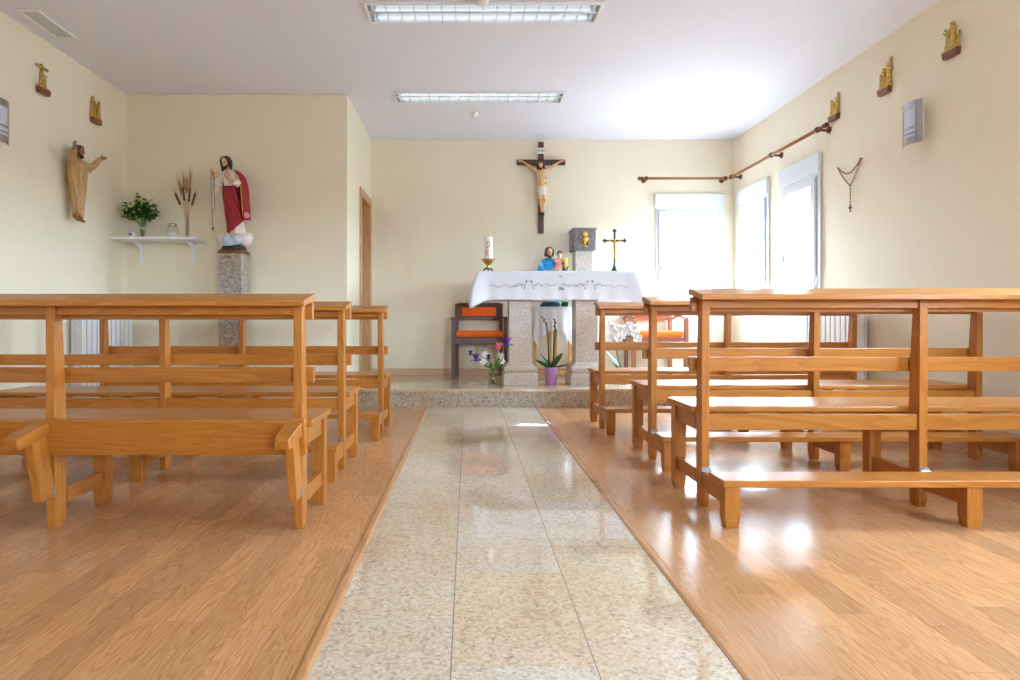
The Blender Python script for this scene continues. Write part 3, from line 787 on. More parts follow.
def interp(rows, z):
    rows = sorted(rows)
    if z <= rows[0][0]: return rows[0]
    for a, b in zip(rows, rows[1:]):
        if a[0] <= z <= b[0]:
            t = (z - a[0]) / max(1e-9, b[0] - a[0]); return tuple(u + (w - u) * t for u, w in zip(a, b))
    return rows[-1]
def wrap(mb, rows, a0, a1, zlo, zhi, gain=1.08, na=36, nz=14, folds=7, amp=.05, tilt=3.0):
    """cloth panel hung round a robe described by ROWS, from angle a0 to a1 (degrees; -90 faces the viewer)"""
    grid = []
    for j in range(nz + 1):
        row = []
        for i in range(na + 1):
            u = i / na; a = R(a0 + (a1 - a0) * u)
            lo, hi = zlo(u), zhi(u); z = lo + (hi - lo) * j / nz
            _, cx, cy, rx, ry, fs = interp(rows, z)
            k = gain + amp * math.sin(folds * a + tilt * z * 8)
            row.append(V(cx + rx * k * math.cos(a), cy + ry * k * math.sin(a), z))
        grid.append(row)
    return mb.loft(grid, False, False)

# ------------------------------------------------------------------ pedestal and red-robed statue
PX, PY, PZ = -2.035, 5.235, 1.35
b = MB(); b.bb(-.098, .098, -.105, .105, 0, PZ - .0)
pd = thing('pedestal', 'square speckled grey granite pedestal carrying the red robed statue', 'pedestal', (PX, PY, 0))
b.build('shaft', 'pedestal', pd, bevel=.004)
MB().bb(-.125, .125, -.125, .125, 0, .05).build('foot', 'pedestal', pd, bevel=.005)

def red_statue():
    t = thing('statue', 'painted statue of a bearded man in crimson mantle on the granite pedestal', 'statue', (PX - .004, PY - .005, PZ))
    MB().bb(-.108, .108, -.095, .095, 0, .022).bb(-.100, .100, -.085, .085, .022, .036).build('wooden_base', 'redwood', t, bevel=.004)
    MB().lathe([(.100, .036), (.105, .05), (.085, .075), (.06, .085)], seg=20).build('rock', 'darkgreen', t, smooth=True)
    b = MB()
    for c, r in (((-.07, -.005, .125), (.062, .06, .062)), ((.085, 0, .13), (.075, .065, .062)), ((.01, .03, .13), (.10, .06, .06)), ((.12, .01, .145), (.045, .05, .045)), ((-.10, .0, .14), (.04, .045, .045))): b.ball(c, r, 14, 10)
    b.build('cloud', 'cloud', t, remesh=.006)
    b = MB()
    for c, r in (((-.01, -.05, .095), (.062, .05, .055)), ((.04, -.055, .12), (.05, .045, .045)), ((-.045, -.05, .13), (.045, .04, .04))): b.ball(c, r, 12, 8)
    o = b.build('blue_cloud_puff', 'cloudblue', t, remesh=.006); o['label'] = 'pale blue front puff'
    rows = [(.15, .03, .0, .068, .058, 1), (.22, .028, .0, .066, .056, 1), (.34, .006, 0, .062, .052, .8), (.48, -.018, 0, .058, .05, .5), (.575, -.022, 0, .056, .048, .35), (.65, -.03, -.004, .068, .05, .25), (.70, -.036, 0, .075, .045, .15), (.725, -.042, .002, .05, .036, 0), (.74, -.048, .002, .028, .026, 0)]
    MB().loft(robe_rings(densify(rows, 5), folds=8, amp=.05)).build('tunic', 'cream', t, smooth=True)
    # crimson mantle: skirt panel with a slanting hem, back and shoulder fall
    b = MB()
    wrap(b, rows, -215, 20, lambda u: .175 + .17 * max(0, u - .35) ** 1.0 * 1.4 if u > .35 else .175 + .12 * (.35 - u), lambda u: .60 - .015 * math.sin(u * PI), 1.17, 56, 18, 9, .085, 5)
    m1 = b.build('mantle', 'red', t, smooth=True, solid=.008)
    b = MB()
    wide = [(.28, .035, .005, .092, .07, 1), (.45, .022, .005, .096, .068, 1), (.6, .006, .002, .098, .068, 1), (.67, -.004, .002, .088, .062, 1), (.71, -.020, .002, .070, .052, 1), (.735, -.032, .004, .046, .040, 1)]
    wrap(b, wide, -48, 190, lambda u: .29 + .05 * u, lambda u: .735 - .02 * abs(u - .45), 1.08, 40, 18, 9, .07, 4)
    b.build('mantle_fall', 'red', t, smooth=True, solid=.008)
    b = MB()
    wrap(b, wide, -46, 0, lambda u: .318 - .01 * math.sin(u * 6), lambda u: .352 + .012 * math.sin(u * 7), 1.2, 14, 4, 8, .04, 4)
    b.build('mantle_lining', 'pink', t, smooth=True, solid=.007)
    b = MB(); pts = [interp(wide, z) for z in (.33, .42, .5, .58, .66, .72)]
    b.tube([V(p[1] + p[3] * 1.1 * math.cos(R(-50)), p[2] + p[4] * 1.16 * math.sin(R(-50)), p[0]) for p in pts], .004, 6); b.build('mantle_border', 'gold', t, smooth=True)
    # arms, head and hands: one body
    b = MB()
    P = head(b, (-.066, -.012, .797), .108, R(-14), R(10))
    b.tube([(-.036, 0, .66), (-.044, 0, .71), (-.052, 0, .745), (-.062, -.004, .77)], [.05, .045, .025, .024], 10)
    b.tube([(-.10, -.005, .695), (-.122, -.03, .60), (-.134, -.07, .635), (-.140, -.085, .662)], [.026, .022, .016, .012], 8)
    hand(b, (-.141, -.087, .667), (-.12, -.25, 1), (.5, -.9, .1), (.9, .3, .1), .072, .3)
    b.tube([(.03, -.005, .69), (.055, -.035, .60), (.01, -.085, .63), (-.012, -.092, .65)], [.026, .022, .016, .012], 8)
    hand(b, (-.008, -.09, .648), (-.55, -.05, .8), (.4, .9, 0), (-.8, .1, -.5), .066, .3)
    for x, y in ((-.035, -.055), (.055, -.05)): b.tube([(x + .01, y + .05, .175), (x, y, .168), (x - .006, y - .03, .162)], [.016, .015, .010], 8)
    b.tube([(-.03, 0, .25), (-.03, 0, .66)], [.03, .05], 8)
    b.build('body', 'skin', t, remesh=.0032)
    eyes(P, .108, t); beard(P, .108, t, 'hair'); long_hair(P, .108, t, 'hair', .62)
    b = MB(); b.tube([(-.098, -.002, .70), (-.124, -.026, .635), (-.128, -.034, .615)], [.034, .034, .03], 10); b.tube([(-.122, -.03, .595), (-.130, -.055, .618), (-.136, -.072, .640)], [.034, .034, .028], 10); b.tube([(-.13, -.035, .61), (-.145, -.04, .55), (-.148, -.035, .50)], [.026, .022, .008], 8)
    b.build('sleeve', 'cream', t, remesh=.005)
    b = MB(); b.tube([(-.146, -.062, .645), (-.152, -.056, .60), (-.154, -.05, .56)], [.012, .017, .008], 8); b.build('sleeve_lining', 'palebluepaint', t, smooth=True)
    b = MB(); b.tube([(.03, 0, .70), (.056, -.03, .62), (.06, -.035, .595)], [.032, .034, .03], 10); b.tube([(.055, -.04, .60), (.025, -.075, .618)], [.032, .026], 10); b.build('sleeve', 'cream', t, remesh=.005)
    b = MB(); b.prism([(0, -.03), (.02, -.004), (.022, .012), (.011, .02), (0, .012), (-.011, .02), (-.022, .012), (-.02, -.004)], -.068, -.045, lambda v: v + V(-.036, 0, .672)); b.tube([(-.036, -.056, .688), (-.034, -.056, .71)], [.010, .003], 6)
    b.build('heart', 'heart', t, bevel=.004)
    for k in range(8):
        pass
    return t
red_statue()
def rosary_chain(b, pts, r, step):
    """beads along a polyline"""
    acc = 0.0
    for a, c in zip(pts, pts[1:]):
        a, c = Vector(a), Vector(c); L = (c - a).length
        while acc <= L: b.ball(a + (c - a) * (acc / L), r, 6, 5); acc += step
        acc -= L
def make_rosary(name, label, loc, rz, loop, tail, br, wire, m='bead'):
    t = thing(name, label, 'rosary', loc, rz)
    b = MB(); rosary_chain(b, loop, br, br * 3.2); b.build('bead_loop', m, t, smooth=True)
    b = MB(); rosary_chain(b, tail, br * 1.05, br * 4.0); b.build('bead_tail', m, t, smooth=True)
    b = MB(); b.tube(loop, wire, 5); b.tube(tail, wire, 5); b.build('chain', 'oldbrass', t)
    e = Vector(tail[-1]); h = br * 9
    b = MB(); b.bb(e.x - h * .09, e.x + h * .09, e.y - .003, e.y + .003, e.z - h, e.z); b.bb(e.x - h * .34, e.x + h * .34, e.y - .003, e.y + .003, e.z - h * .42, e.z - h * .24)
    b.build('cross', 'oldbrass', t, bevel=.001)
    return t
hx, hy_, hz_ = PX - .148, PY - .108, PZ + .69
lp = [(-.006, .0, 0)] + [(-.012 - .004 * math.sin(k), 0, -.05 * k) for k in range(1, 7)] + [(0, 0, -.345)] + [(.016 + .003 * math.sin(k), 0, -.05 * (7 - k)) for k in range(1, 7)] + [(.010, 0, 0), (0, -.004, .006), (-.006, 0, 0)]
make_rosary('rosary', 'dark beaded rosary hanging from the raised hand of the red robed statue', (hx, hy_, hz_), 0, lp, [(0, 0, -.345), (.002, 0, -.38), (.002, 0, -.43), (.003, 0, -.465)], .0042, .0012)
# rosary hung on the right wall on two nails
lp = []
A, Bq, Cq = V(-.155, -.012, .262), V(.125, -.012, .262), V(.0, -.012, .085)
for k in range(13):
    u = k / 12; p = A.lerp(Bq, u); lp.append((p.x, p.y, p.z - .075 * math.sin(PI * u) ** 1.0))
for k in range(1, 10): p = Bq.lerp(Cq, k / 9); lp.append((p.x + .012 * math.sin(PI * k / 9), p.y, p.z))
for k in range(1, 10): p = Cq.lerp(A, k / 9); lp.append((p.x - .012 * math.sin(PI * k / 9), p.y, p.z))
ro = make_rosary('rosary', 'large wooden rosary strung on two nails on the wall beside the windows', (XR, 4.66, 1.735), -PI / 2, lp, [(0, -.012, .085), (.001, -.012, .03), (0, -.012, -.065)], .0062, .002, 'pinkbead')
b = MB()
for p in (A, Bq): b.tube([V(p.x, 0, p.z), V(p.x, -.018, p.z + .002)], [.003, .005], 6)
b.build('nails', 'oldbrass', ro)

# ------------------------------------------------------------------ carved figure on the left wall
def carved():
    t = thing('wall_figure', 'carved wooden robed man with raised open arms hung on the wall above the radiator', 'wall sculpture', (XL, 4.585, 1.526), PI / 2)
    yc = -.075
    rows = [(.035, .004, yc, .028, .030, .8), (.10, .002, yc, .034, .036, 1), (.22, -.002, yc, .044, .044, 1), (.33, -.004, yc, .055, .048, .9), (.40, 0, yc, .064, .048, .6), (.45, 0, yc, .068, .044, .3), (.472, 0, yc, .05, .04, .1), (.485, 0, yc, .026, .026, 0)]
    MB().loft(robe_rings(densify(rows, 5), folds=9, amp=.13)).build('robe', 'carved', t, smooth=True)
    b = MB(); wrap(b, rows, 150, 395, lambda u: .05 + .02 * math.sin(u * 9), lambda u: .465, 1.16, 48, 14, 10, .10, 2); b.build('cloak', 'carved', t, smooth=True, solid=.008)
    for s in (-1, 1):
        b = MB(); e = V(s * .12, yc - .04, .47) if s < 0 else V(s * .13, yc - .035, .455)
        w = V(s * .165, yc - .085, .515) if s < 0 else V(s * .175, yc - .065, .530)
        b.tube([V(s * .055, yc, .445), e, w], [.032, .027, .022], 10)
        b.tube([e + V(-s * .01, .01, -.005), e + V(-s * .01, .012, -.03), e + V(-s * .02, .012, -.055)], [.024, .017, .006], 8)
        b.build('sleeve', 'carved', t, remesh=.005)
    b = MB()
    P = head(b, (.0, yc - .012, .540), .094, R(8), R(6))
    b.tube([(0, yc, .40), (0, yc, .46), (0, yc, .52)], [.05, .03, .022], 10)
    for s in (-1, 1):
        w = V(s * .165, yc - .085, .515) if s < 0 else V(s * .175, yc - .065, .530)
        b.tube([V(s * .05, yc, .44), V(s * .12, yc - .04, .47) if s < 0 else V(s * .13, yc - .035, .455), w], [.020, .014, .011], 8)
        hand(b, w, (s * .35, -.25, .9) if s < 0 else (s * .9, -.3, .35), (0, -1, .2), (-s * .4, 0, .9) if s > 0 else (.9, -.2, 0), .062, .25)
    for s in (-1, 1):
        b.tube([(s * .018, yc + .01, .05), (s * .019, yc - .016, .018), (s * .021, yc - .045, .004)], [.018, .015, .009], 8)
    b.tube([(0, yc, .04), (0, yc, .42)], [.03, .05], 8)
    b.build('body', 'carvedskin', t, remesh=.003)
    eyes(P, .088, t, 'hair'); beard(P, .088, t, 'hair'); long_hair(P, .088, t, 'hair', .40)
    b = MB(); b.bb(-.02, .02, yc + .05, 0, .30, .36); b.build('wall_mount', 'carved', t)
carved()

# ------------------------------------------------------------------ shelf and what stands on it
SY0, SZ = 5.13, 1.492
sh = thing('wall_shelf', 'white shelf on two brackets in the alcove corner', 'shelf', (XL, YA, 0))
b = MB(); b.prism([(0, 0), (.715, 0), (.728, -.255), (0, -.255)], SZ - .022, SZ, lambda v: V(v.x, v.z, v.y)); b.build('board', 'white', sh, bevel=.003)
for xb in (.13, .595):
    b = MB()
    b.bb(xb - .012, xb + .012, -.006, 0, SZ - .215, SZ - .022); b.bb(xb - .012, xb + .012, -.21, -.006, SZ - .028, SZ - .022)
    b.prism([(-.006, SZ - .20), (-.006, SZ - .028), (-.15, SZ - .028), (-.12, SZ - .038), (-.022, SZ - .075)], xb - .003, xb + .003, lambda v: V(v.y, v.x, v.z))
    b.build('bracket', 'white', sh, bevel=.001)
def sx(px, Y=5.24): return X_at(px, Y)
def glass_vase(name, label, loc, prof, group=None, m='glass', water=None):
    t = thing(name, label, 'vase', loc, 0, group)
    b = MB(); b.lathe(prof, seg=24, cap=False); b.lathe([(.0005, prof[0][1] + .0), (prof[0][0], prof[0][1])], seg=24, cap=False)
    b.build('glass_body', m, t, smooth=True, solid=.003)
    if water:
        MB().lathe(water, seg=20).build('water', 'water', t, smooth=True)
    return t
Yp = 5.25
glass_vase('vase', 'small clear glass vase of leafy sprigs on the shelf', (X_at(142.5, Yp), Yp, SZ), [(.034, 0), (.036, .01), (.030, .05), (.030, .09), (.040, .125)])
t = thing('leafy_bouquet', 'bushy bunch of green leaves with pale buds in the shelf vase', 'bouquet', (X_at(142.5, Yp), Yp, SZ))
fo, bu, sm = MB(), MB(), MB()
rr = random.Random(3)
for k in range(20):
    a = 2 * PI * k / 20 + rr.uniform(-.2, .2); sp = rr.uniform(.1, 1.0)
    tip = V(math.cos(a) * .165 * sp, math.sin(a) * .095 * sp, .15 + rr.uniform(.03, .12) + (1 - sp) * .12)
    mid = V(tip.x * .45, tip.y * .45, .17)
    sm.tube([V(math.cos(a) * .012, math.sin(a) * .012, .01), V(math.cos(a) * .016, math.sin(a) * .016, .11), mid, tip], .0022, 5)
    for q in range(34):
        u = rr.uniform(.25, 1.05); p = mid.lerp(tip, u) + V(rr.uniform(-.025, .025), rr.uniform(-.02, .02), rr.uniform(-.02, .02))
        dd = V(rr.uniform(-1, 1), rr.uniform(-1, .4), rr.uniform(-.3, .8)).normalized()
        (fo if rr.random() < .8 else bu).leaf(p, p + dd * rr.uniform(.032, .050), .026, (rr.uniform(-.5, .5), -.6, .8), -.2, .2, 4)
    for q in range(3): bu.ball(tip + V(rr.uniform(-.03, .03), rr.uniform(-.03, .02), rr.uniform(-.02, .02)), (.008, .008, .009), 7, 5)
o = fo.build('leaves', 'darkleaf', t, smooth=True); o['kind'] = 'stuff'
o = bu.build('buds', 'paleleaf', t, smooth=True); o['kind'] = 'stuff'
sm.build('stems', 'stem', t, smooth=True)
t = thing('ceramic_cup', 'tiny white cup with a blue motif beside the leafy vase', 'ornament', (X_at(132, 5.20), 5.20, SZ))
MB().lathe([(.018, 0), (.022, .012), (.022, .045), (.019, .045), (.018, .012), (.002, .008)], seg=18, cap=False).build('cup', 'paper', t, smooth=True)
b = MB()
for k in range(5):
    a = R(-150 + k * 22); b.ball((.0215 * math.cos(a), .0215 * math.sin(a), .024 + .006 * (k % 2)), (.005, .005, .009), 8, 6)
b.build('blue_motif', 'bluepaint', t, smooth=True)
t = thing('glass_jar', 'round clear candle jar with a metal lid on the shelf', 'jar', (X_at(172.5, 5.24), 5.24, SZ))
MB().lathe([(.030, 0), (.042, .012), (.050, .045), (.046, .08), (.032, .100), (.032, .108)], seg=24, cap=False).build('glass_body', 'glass', t, smooth=True, solid=.003)
MB().lathe([(.028, .004), (.040, .016), (.045, .044), (.001, .046)], seg=20).build('wax', 'wax', t, smooth=True)
MB().lathe([(.034, .104), (.037, .106), (.037, .122), (.032, .128), (.002, .129)], seg=24).build('lid', 'chrome', t)
Yw = 5.26; xw = X_at(187.5, Yw)
glass_vase('vase', 'narrow glass bottle holding dried wheat on the shelf', (xw, Yw, SZ), [(.022, 0), (.024, .01), (.022, .05), (.017, .085), (.020, .11), (.024, .118)])
b = MB(); b.ball((0, -.02, .105), (.016, .010, .014), 8, 6)
wl = [(-.055, .56), (-.035, .60), (-.02, .50), (-.005, .57), (.012, .62), (.028, .61), (.04, .46), (-.075, .47), (.022, .49)]
for i, (dx, h) in enumerate(wl):
    t = thing('wheat_stalk', 'dried wheat ear on a straw stalk standing in the narrow shelf bottle', 'dried wheat', (xw, Yw, SZ), 0, 'dried wheat in the shelf bottle')
    yy = .02 * math.sin(i * 2.1)
    p0, p1, p2 = V(dx * .12, yy * .1, .01), V(dx * .3, yy * .4, .20), V(dx, yy, h - .16)
    MB().tube([p0, p1, p2], [.0022, .002, .0016], 5).build('stalk', 'wheat', t, smooth=True)
    b = MB(); dv = (p2 - p1).normalized(); dark = h < .51
    for q in range(9):
        c = p2 + dv * (.012 * q)
        for s in (-1, 1): b.ball(c + V(s * .005, 0, 0), (.0062 if not dark else .005, .006, .012), 6, 5)
    b.build('ear', 'darkwheat' if dark else 'wheat', t, smooth=True)
    if True:
        b = MB()
        for q in range(14):
            c = p2 + dv * (.009 * q); b.tube([c, c + dv * (.035 if dark else .085) + V(.022 * math.sin(q * 2.4), .014 * math.cos(q * 2.4), 0)], [.0011, .0005], 4)
        b.build('awns', 'darkwheat' if dark else 'wheat', t)

# ------------------------------------------------------------------ crucifix on the altar wall
def crucifix():
    Yc = YB; s = Yc / F_PX
    xc = X_at(541.2, 6.68); z0, z1 = Z_at(233, 6.69), Z_at(141.6, 6.69)
    t = thing('wall_crucifix', 'large dark wooden crucifix on the cream wall behind the altar', 'crucifix', (xc, YB, z0))
    H = z1 - z0; za = Z_at(162.3, 6.69) - z0
    tl = .027
    MB().box((0, -.016, H / 2), (.062, .030, H)).build('upright', 'darkwoodZ', t, bevel=.003)
    MB().bb(-.27, .27, -.040, -.012, za - .03, za + .03).build('crossbeam', 'darkwoodX', t, bevel=.003)
    zp = Z_at(150.8, 6.69) - z0
    pl = MB().box((.0, -.036, zp), (.098, .008, .066)).build('title_plaque', 'paper', t, bevel=.002)
    text_mesh('lettering', 'INRI', .042, 'black', pl, (0, -.0405, zp), (PI / 2, 0, 0))
    zf = Z_at(213.5, 6.65) - z0; yb = -.065
    hz = Z_at(167.5, 6.63) - z0
    b = MB()
    # torso as one loft, then limbs and head grown into it
    zs = za - .085
    rows = [(zs - 0.273, .005, yb, .042, .034, 0), (zs - 0.220, .002, yb, .046, .036, 0), (zs - 0.150, 0, yb, .040, .032, 0), (zs - 0.080, -.002, yb - .006, .052, .042, 0), (zs - 0.020, 0, yb - .004, .056, .036, 0), (zs + .015, 0, yb, .03, .024, 0)]
    b.loft(robe_rings(densify(rows, 3), seg=20, folds=3, amp=0))
    for k in (-1, 1):
        b.tube([(k * .045, yb, zs - 0.015), (k * .105, yb + .01, zs + .022), (k * .165, yb + .012, zs + .058), (k * .208, yb + .014, za + .004)], [.022, .0185, .0145, .010], 10)
        hand(b, (k * .210, yb + .014, za + .004), (k * .95, 0, .35), (0, -1, .0), (-k * .2, -.1, .95), .058, .5)
        kx = .016
        b.tube([(k * .022, yb, zs - 0.255), (k * .024 + .004, yb - .034, zs - 0.339), (k * .012 + .006, yb - .012, zs - 0.387), (k * .010 + .006, yb - .004, zs - 0.436)], [.030, .024, .0215, .013], 10)
        b.tube([(k * .010 + .006, yb - .004, zs - 0.436), (k * .008 + .006, yb - .02, zs - 0.458), (k * .006 + .006, yb - .034, zs - 0.484)], [.013, .014, .008], 8)
    b.tube([(0, yb, zs - 0.020), (-.006, yb - .030, zs + .02)], [.026, .02], 8)
    P = head(b, (-.012, yb - .048, zs + .040), .095, R(-16), R(26))
    b.build('body', 'corpus', t, remesh=.003)
    eyes(P, .095, t, 'hair'); beard(P, .095, t, 'hair'); long_hair(P, .095, t, 'hair', .45)
    b = MB()
    for k in range(14):
        a = 2 * PI * k / 14; b.tube([P(.40 * math.cos(a), .02 + .43 * math.sin(a), .30 + .03 * (k % 2)), P(.40 * math.cos(a + .5), .02 + .43 * math.sin(a + .5), .33 - .03 * (k % 2))], .006, 5)
    b.build('crown_of_thorns', 'rodknob', t)
    b = MB(); hip = [(zs - 0.295, .006, yb - .004, .052, .044, 1), (zs - 0.255, .004, yb, .053, .043, 1), (zs - 0.216, .002, yb, .050, .040, .6), (zs - 0.198, .002, yb, .046, .037, .3)]
    b.loft(robe_rings(densify(hip, 4), seg=40, folds=9, amp=.06)); b.tube([(.05, yb - .01, zs - 0.220), (.066, yb - .008, zs - 0.264), (.062, yb - .006, zs - 0.326)], [.016, .018, .006], 8)
    b.build('loincloth', 'cream', t, smooth=True)
    b = MB(); b.box((.006, -.036, zs - 0.480), (.055, .03, .05), Matrix.Rotation(R(-25), 3, 'X')); b.build('foot_block', 'darkwoodX', t, bevel=.002)
    b = MB()
    for x, z in ((-.225, za + .012), (.225, za + .012), (.006, zs - 0.462)): b.tube([(x, yb - .03, z), (x, -.03, z)], [.006, .003], 6)
    b.build('nails', 'oldbrass', t)
    b = MB()
    for x, y, z in ((.046, yb - .022, zs - 0.097), (.04, yb - .028, zs - 0.158), (-.02, yb - .05, zs - 0.352), (.03, yb - .05, zs - 0.352)): b.ball((x, y, z), (.008, .006, .010), 7, 5)
    b.build('wounds', 'heart', t, smooth=True)
crucifix()

# ------------------------------------------------------------------ altar
AZ = 1.229
AYF, AYB = 5.52, 6.08
AXL, AXR = X_at(478, AYF), X_at(636, AYF)
al = thing('altar', 'granite altar table on two moulded pillars under a white cloth', 'altar', ((AXL + AXR) / 2, 5.80, ST_Z))
ax0 = (AXL + AXR) / 2
def Lx(x): return x - ax0
MB().bb(Lx(AXL) + .006, Lx(AXR) - .006, AYF + .006 - 5.80, AYB - .006 - 5.80, AZ - .075 - ST_Z, AZ - .004 - ST_Z).build('table_slab', 'pillar', al, bevel=.004)
for pxa, pxb in ((509, 531.5), (575.6, 598)):
    Yf = 5.66; xa, xb = Lx(X_at(pxa, Yf)), Lx(X_at(pxb, Yf)); cx = (xa + xb) / 2; w = (xb - xa) / 2
    b = MB(); y0 = Yf - 5.80 + w
    def sq(r, z): return [V(cx - r, y0 - r, z), V(cx + r, y0 - r, z), V(cx + r, y0 + r, z), V(cx - r, y0 + r, z)]
    k = w / .105
    prof = [(.160, 0), (.160, .105), (.142, .112), (.140, .122), (.152, .134), (.155, .150), (.150, .168), (.135, .180), (.126, .192), (.116, .204), (.105, .212), (.105, AZ - .075 - ST_Z)]
    b.loft([sq(r * k, z) for r, z in prof])
    b.build('pillar', 'pillar', al, bevel=.004)

def draped(name, mat_, cx, cy, z, wx, wy, drop, cdrop, flare, cflare, csize, fold=.006, nf=30, rows=10, drop_side=None, parent=None, off=(0, 0, 0)):
    """cloth over a rectangular top; corner points hang lower and swing out"""
    hx, hy = wx / 2, wy / 2; n = 240; per = 2 * (wx + wy); loop = []
    for i in range(n):
        s = per * i / n
        if s < wx: p, nrm = V(-hx + s, -hy, 0), V(0, -1, 0)
        elif s < wx + wy: p, nrm = V(hx, -hy + s - wx, 0), V(1, 0, 0)
        elif s < 2 * wx + wy: p, nrm = V(hx - (s - wx - wy), hy, 0), V(0, 1, 0)
        else: p, nrm = V(-hx, hy - (s - 2 * wx - wy), 0), V(-1, 0, 0)
        dc = min((p - V(a * hx, b_ * hy, 0)).length for a in (-1, 1) for b_ in (-1, 1))
        w = math.exp(-(dc / csize) ** 2)
        cn = V(math.copysign(1, p.x), math.copysign(1, p.y), 0).normalized()
        loop.append((p, nrm, w, cn, s))
    b = MB(); rings = []
    inner = [V(p.x * .9, p.y * .9, 0) for p, *_ in loop]; rings.append(inner)
    rings.append([p + V(0, 0, 0) for p, *_ in loop])
    for j in range(1, rows + 1):
        u = j / rows; ring = []
        for p, nrm, w, cn, s in loop:
            dr = drop + (cdrop - drop) * w
            side = abs(nrm.x)
            fl = (flare[1] if side else flare[0]) * u ** .8
            f = fold * math.sin(nf * s / per * 2 * PI + .7 * math.sin(s * 7)) * u
            q = p + nrm * (.004 + fl * (1 - w) + f * (1 - w)) + cn * (cflare * w * math.sin(u * PI * .5))
            ring.append(V(q.x, q.y, -dr * u))
        rings.append(ring)
    b.loft(rings, True, False)
    b.b.faces.new([v for v in b.b.verts][:n][::-1])
    o = b.build(name, mat_, parent, smooth=True)
    o.location = (cx, cy, z) if not parent else off
    return o
cl = draped('altar_cloth', 'cloth', ax0, (AYF + AYB) / 2, AZ + .002, AXR - AXL, AYB - AYF,   .265, .335, (.012, .095), .10, .055, fold=.004, nf=26)
tag(cl, 'white embroidered linen cloth draped over the altar table', 'altar cloth')
em = MB(); yf = -(AYB - AYF) / 2
def fy(z): return yf - .006 - .012 * (min(1, -z / .265)) ** .8 - .005
def st(pts, r=.0018): em.tube([V(x, fy(z), z) for x, z in pts], r, 5)
def motif(cx_, s=1):
    for k, dz in ((-.125, -.135), (-.085, -.118), (-.05, -.13), (.05, -.13), (.085, -.118), (.125, -.135)): st([(cx_ + k - .022, dz - .012), (cx_ + k, dz + .004), (cx_ + k + .022, dz - .010)], .0030)
    for k in (-.018, .022): st([(cx_ + k, -.085), (cx_ + k * 1.1, -.112)], .0055)
    for k in (-.045, .045): st([(cx_ + k, -.150), (cx_ + k, -.168)], .004)
def wave(x0, x1, n, z, a): st([(x0 + (x1 - x0) * i / (n * 6), z + a * math.sin(i / 6 * 2 * PI)) for i in range(n * 6 + 1)])
motif(-.26); motif(.30)
wave(-.62, -.40, 2, -.140, .012); wave(.44, .66, 2, -.140, .012)
for c in (-.05, .11):
    st([(c - .06, -.118), (c - .03, -.132), (c, -.136), (c + .03, -.130), (c + .05, -.116)], .0025)
st([(.02, -.165), (.025, -.145), (.04, -.17), (.05, -.15), (.058, -.178)], .004); st([(.018, -.172), (.062, -.172)], .003)
st([(.02, -.055), (.035, -.045), (.05, -.055)], .003)
em.build('embroidery', 'stitch', cl, smooth=True)

# paschal candle, its holder, standing crucifix
Yc = 5.74
xc = X_at(488.2, Yc)
t = thing('candle_holder', 'brass candle holder on curved feet at the chair end of the altar', 'candle holder', (xc, Yc, AZ + .002))
b = MB(); b.lathe([(.012, .030), (.016, .040), (.020, .055), (.014, .066), (.022, .078), (.040, .098), (.058, .118), (.060, .124), (.046, .124), (.044, .106), (.002, .100)], seg=24, cap=False); b.build('cup', 'brass', t, smooth=True)
for k in range(3):
    a = R(-90 + 120 * k); c, s_ = math.cos(a), math.sin(a)
    MB().tube([(c * .008, s_ * .008, .044), (c * .035, s_ * .035, .040), (c * .052, s_ * .052, .018), (c * .060, s_ * .060, .004)], [.010, .009, .007, .006], 8).build('foot', 'oldbrass', t, smooth=True)
b = MB()
for k in range(12):
    a = 2 * PI * k / 12; b.leaf((.05 * math.cos(a), .05 * math.sin(a), .118), (.072 * math.cos(a), .072 * math.sin(a), .138), .02, (-math.cos(a), -math.sin(a), 1), -.2, .2, 4)
b.build('leaf_rim', 'brass', t, smooth=True, solid=.002)
t = thing('candle', 'thick white candle printed with a red monogram in the brass holder', 'candle', (xc, Yc, AZ + .103))
MB().lathe([(.038, 0), (.041, .004), (.041, .236), (.036, .241), (.012, .236), (.002, .236)], seg=28).build('wax', 'wax', t, smooth=True)
MB().tube([(0, 0, .234), (.002, 0, .25)], .0018, 5).build('wick', 'black', t)
b = MB()
def cy(u, z): a = R(-90) + u / .041; return V(.0414 * math.cos(a), .0414 * math.sin(a), z)
def cst(pts, r=.0034): b.tube([cy(u, z) for u, z in pts], r, 5)
cst([(-.012, .06), (-.012, .195)]); cst([(-.012, .195), (.004, .193), (.015, .178), (.014, .158), (.004, .143), (-.012, .140)])
cst([(-.030, .062), (.006, .112)]); cst([(-.030, .112), (.006, .062)])
b.build('monogram', 'redprint', t, smooth=True)
t = thing('standing_crucifix', 'dark metal standing crucifix with a gilded figure at the window end of the altar', 'crucifix', (X_at(614.6, 5.74), 5.74, AZ + .002))
b = MB(); b.lathe([(.052, 0), (.054, .006), (.040, .016), (.026, .034), (.016, .06), (.010, .085), (.008, .09)], seg=6); b.build('base', 'oldbrass', t, bevel=.002)
b = MB(); b.box((0, 0, .24), (.018, .011, .31)); b.box((0, 0, .308), (.172, .011, .018))
for c in ((-.095, .308), (.095, .308), (0, .402)):
    b.ball((c[0], 0, c[1]), (.016, .008, .016), 10, 8)
    for dx, dz in ((-.013, 0), (.013, 0), (0, .013), (0, -.013)): b.ball((c[0] + dx, 0, c[1] + dz), (.009, .007, .009), 8, 6)
b.build('cross', 'oldbrass', t, bevel=.002)
for k in range(3):
    a = R(-90 + k * 120); MB().ball((.047 * math.cos(a), .047 * math.sin(a), .006), (.012, .012, .008), 8, 6).build('foot', 'oldbrass', t, smooth=True)
b = MB()
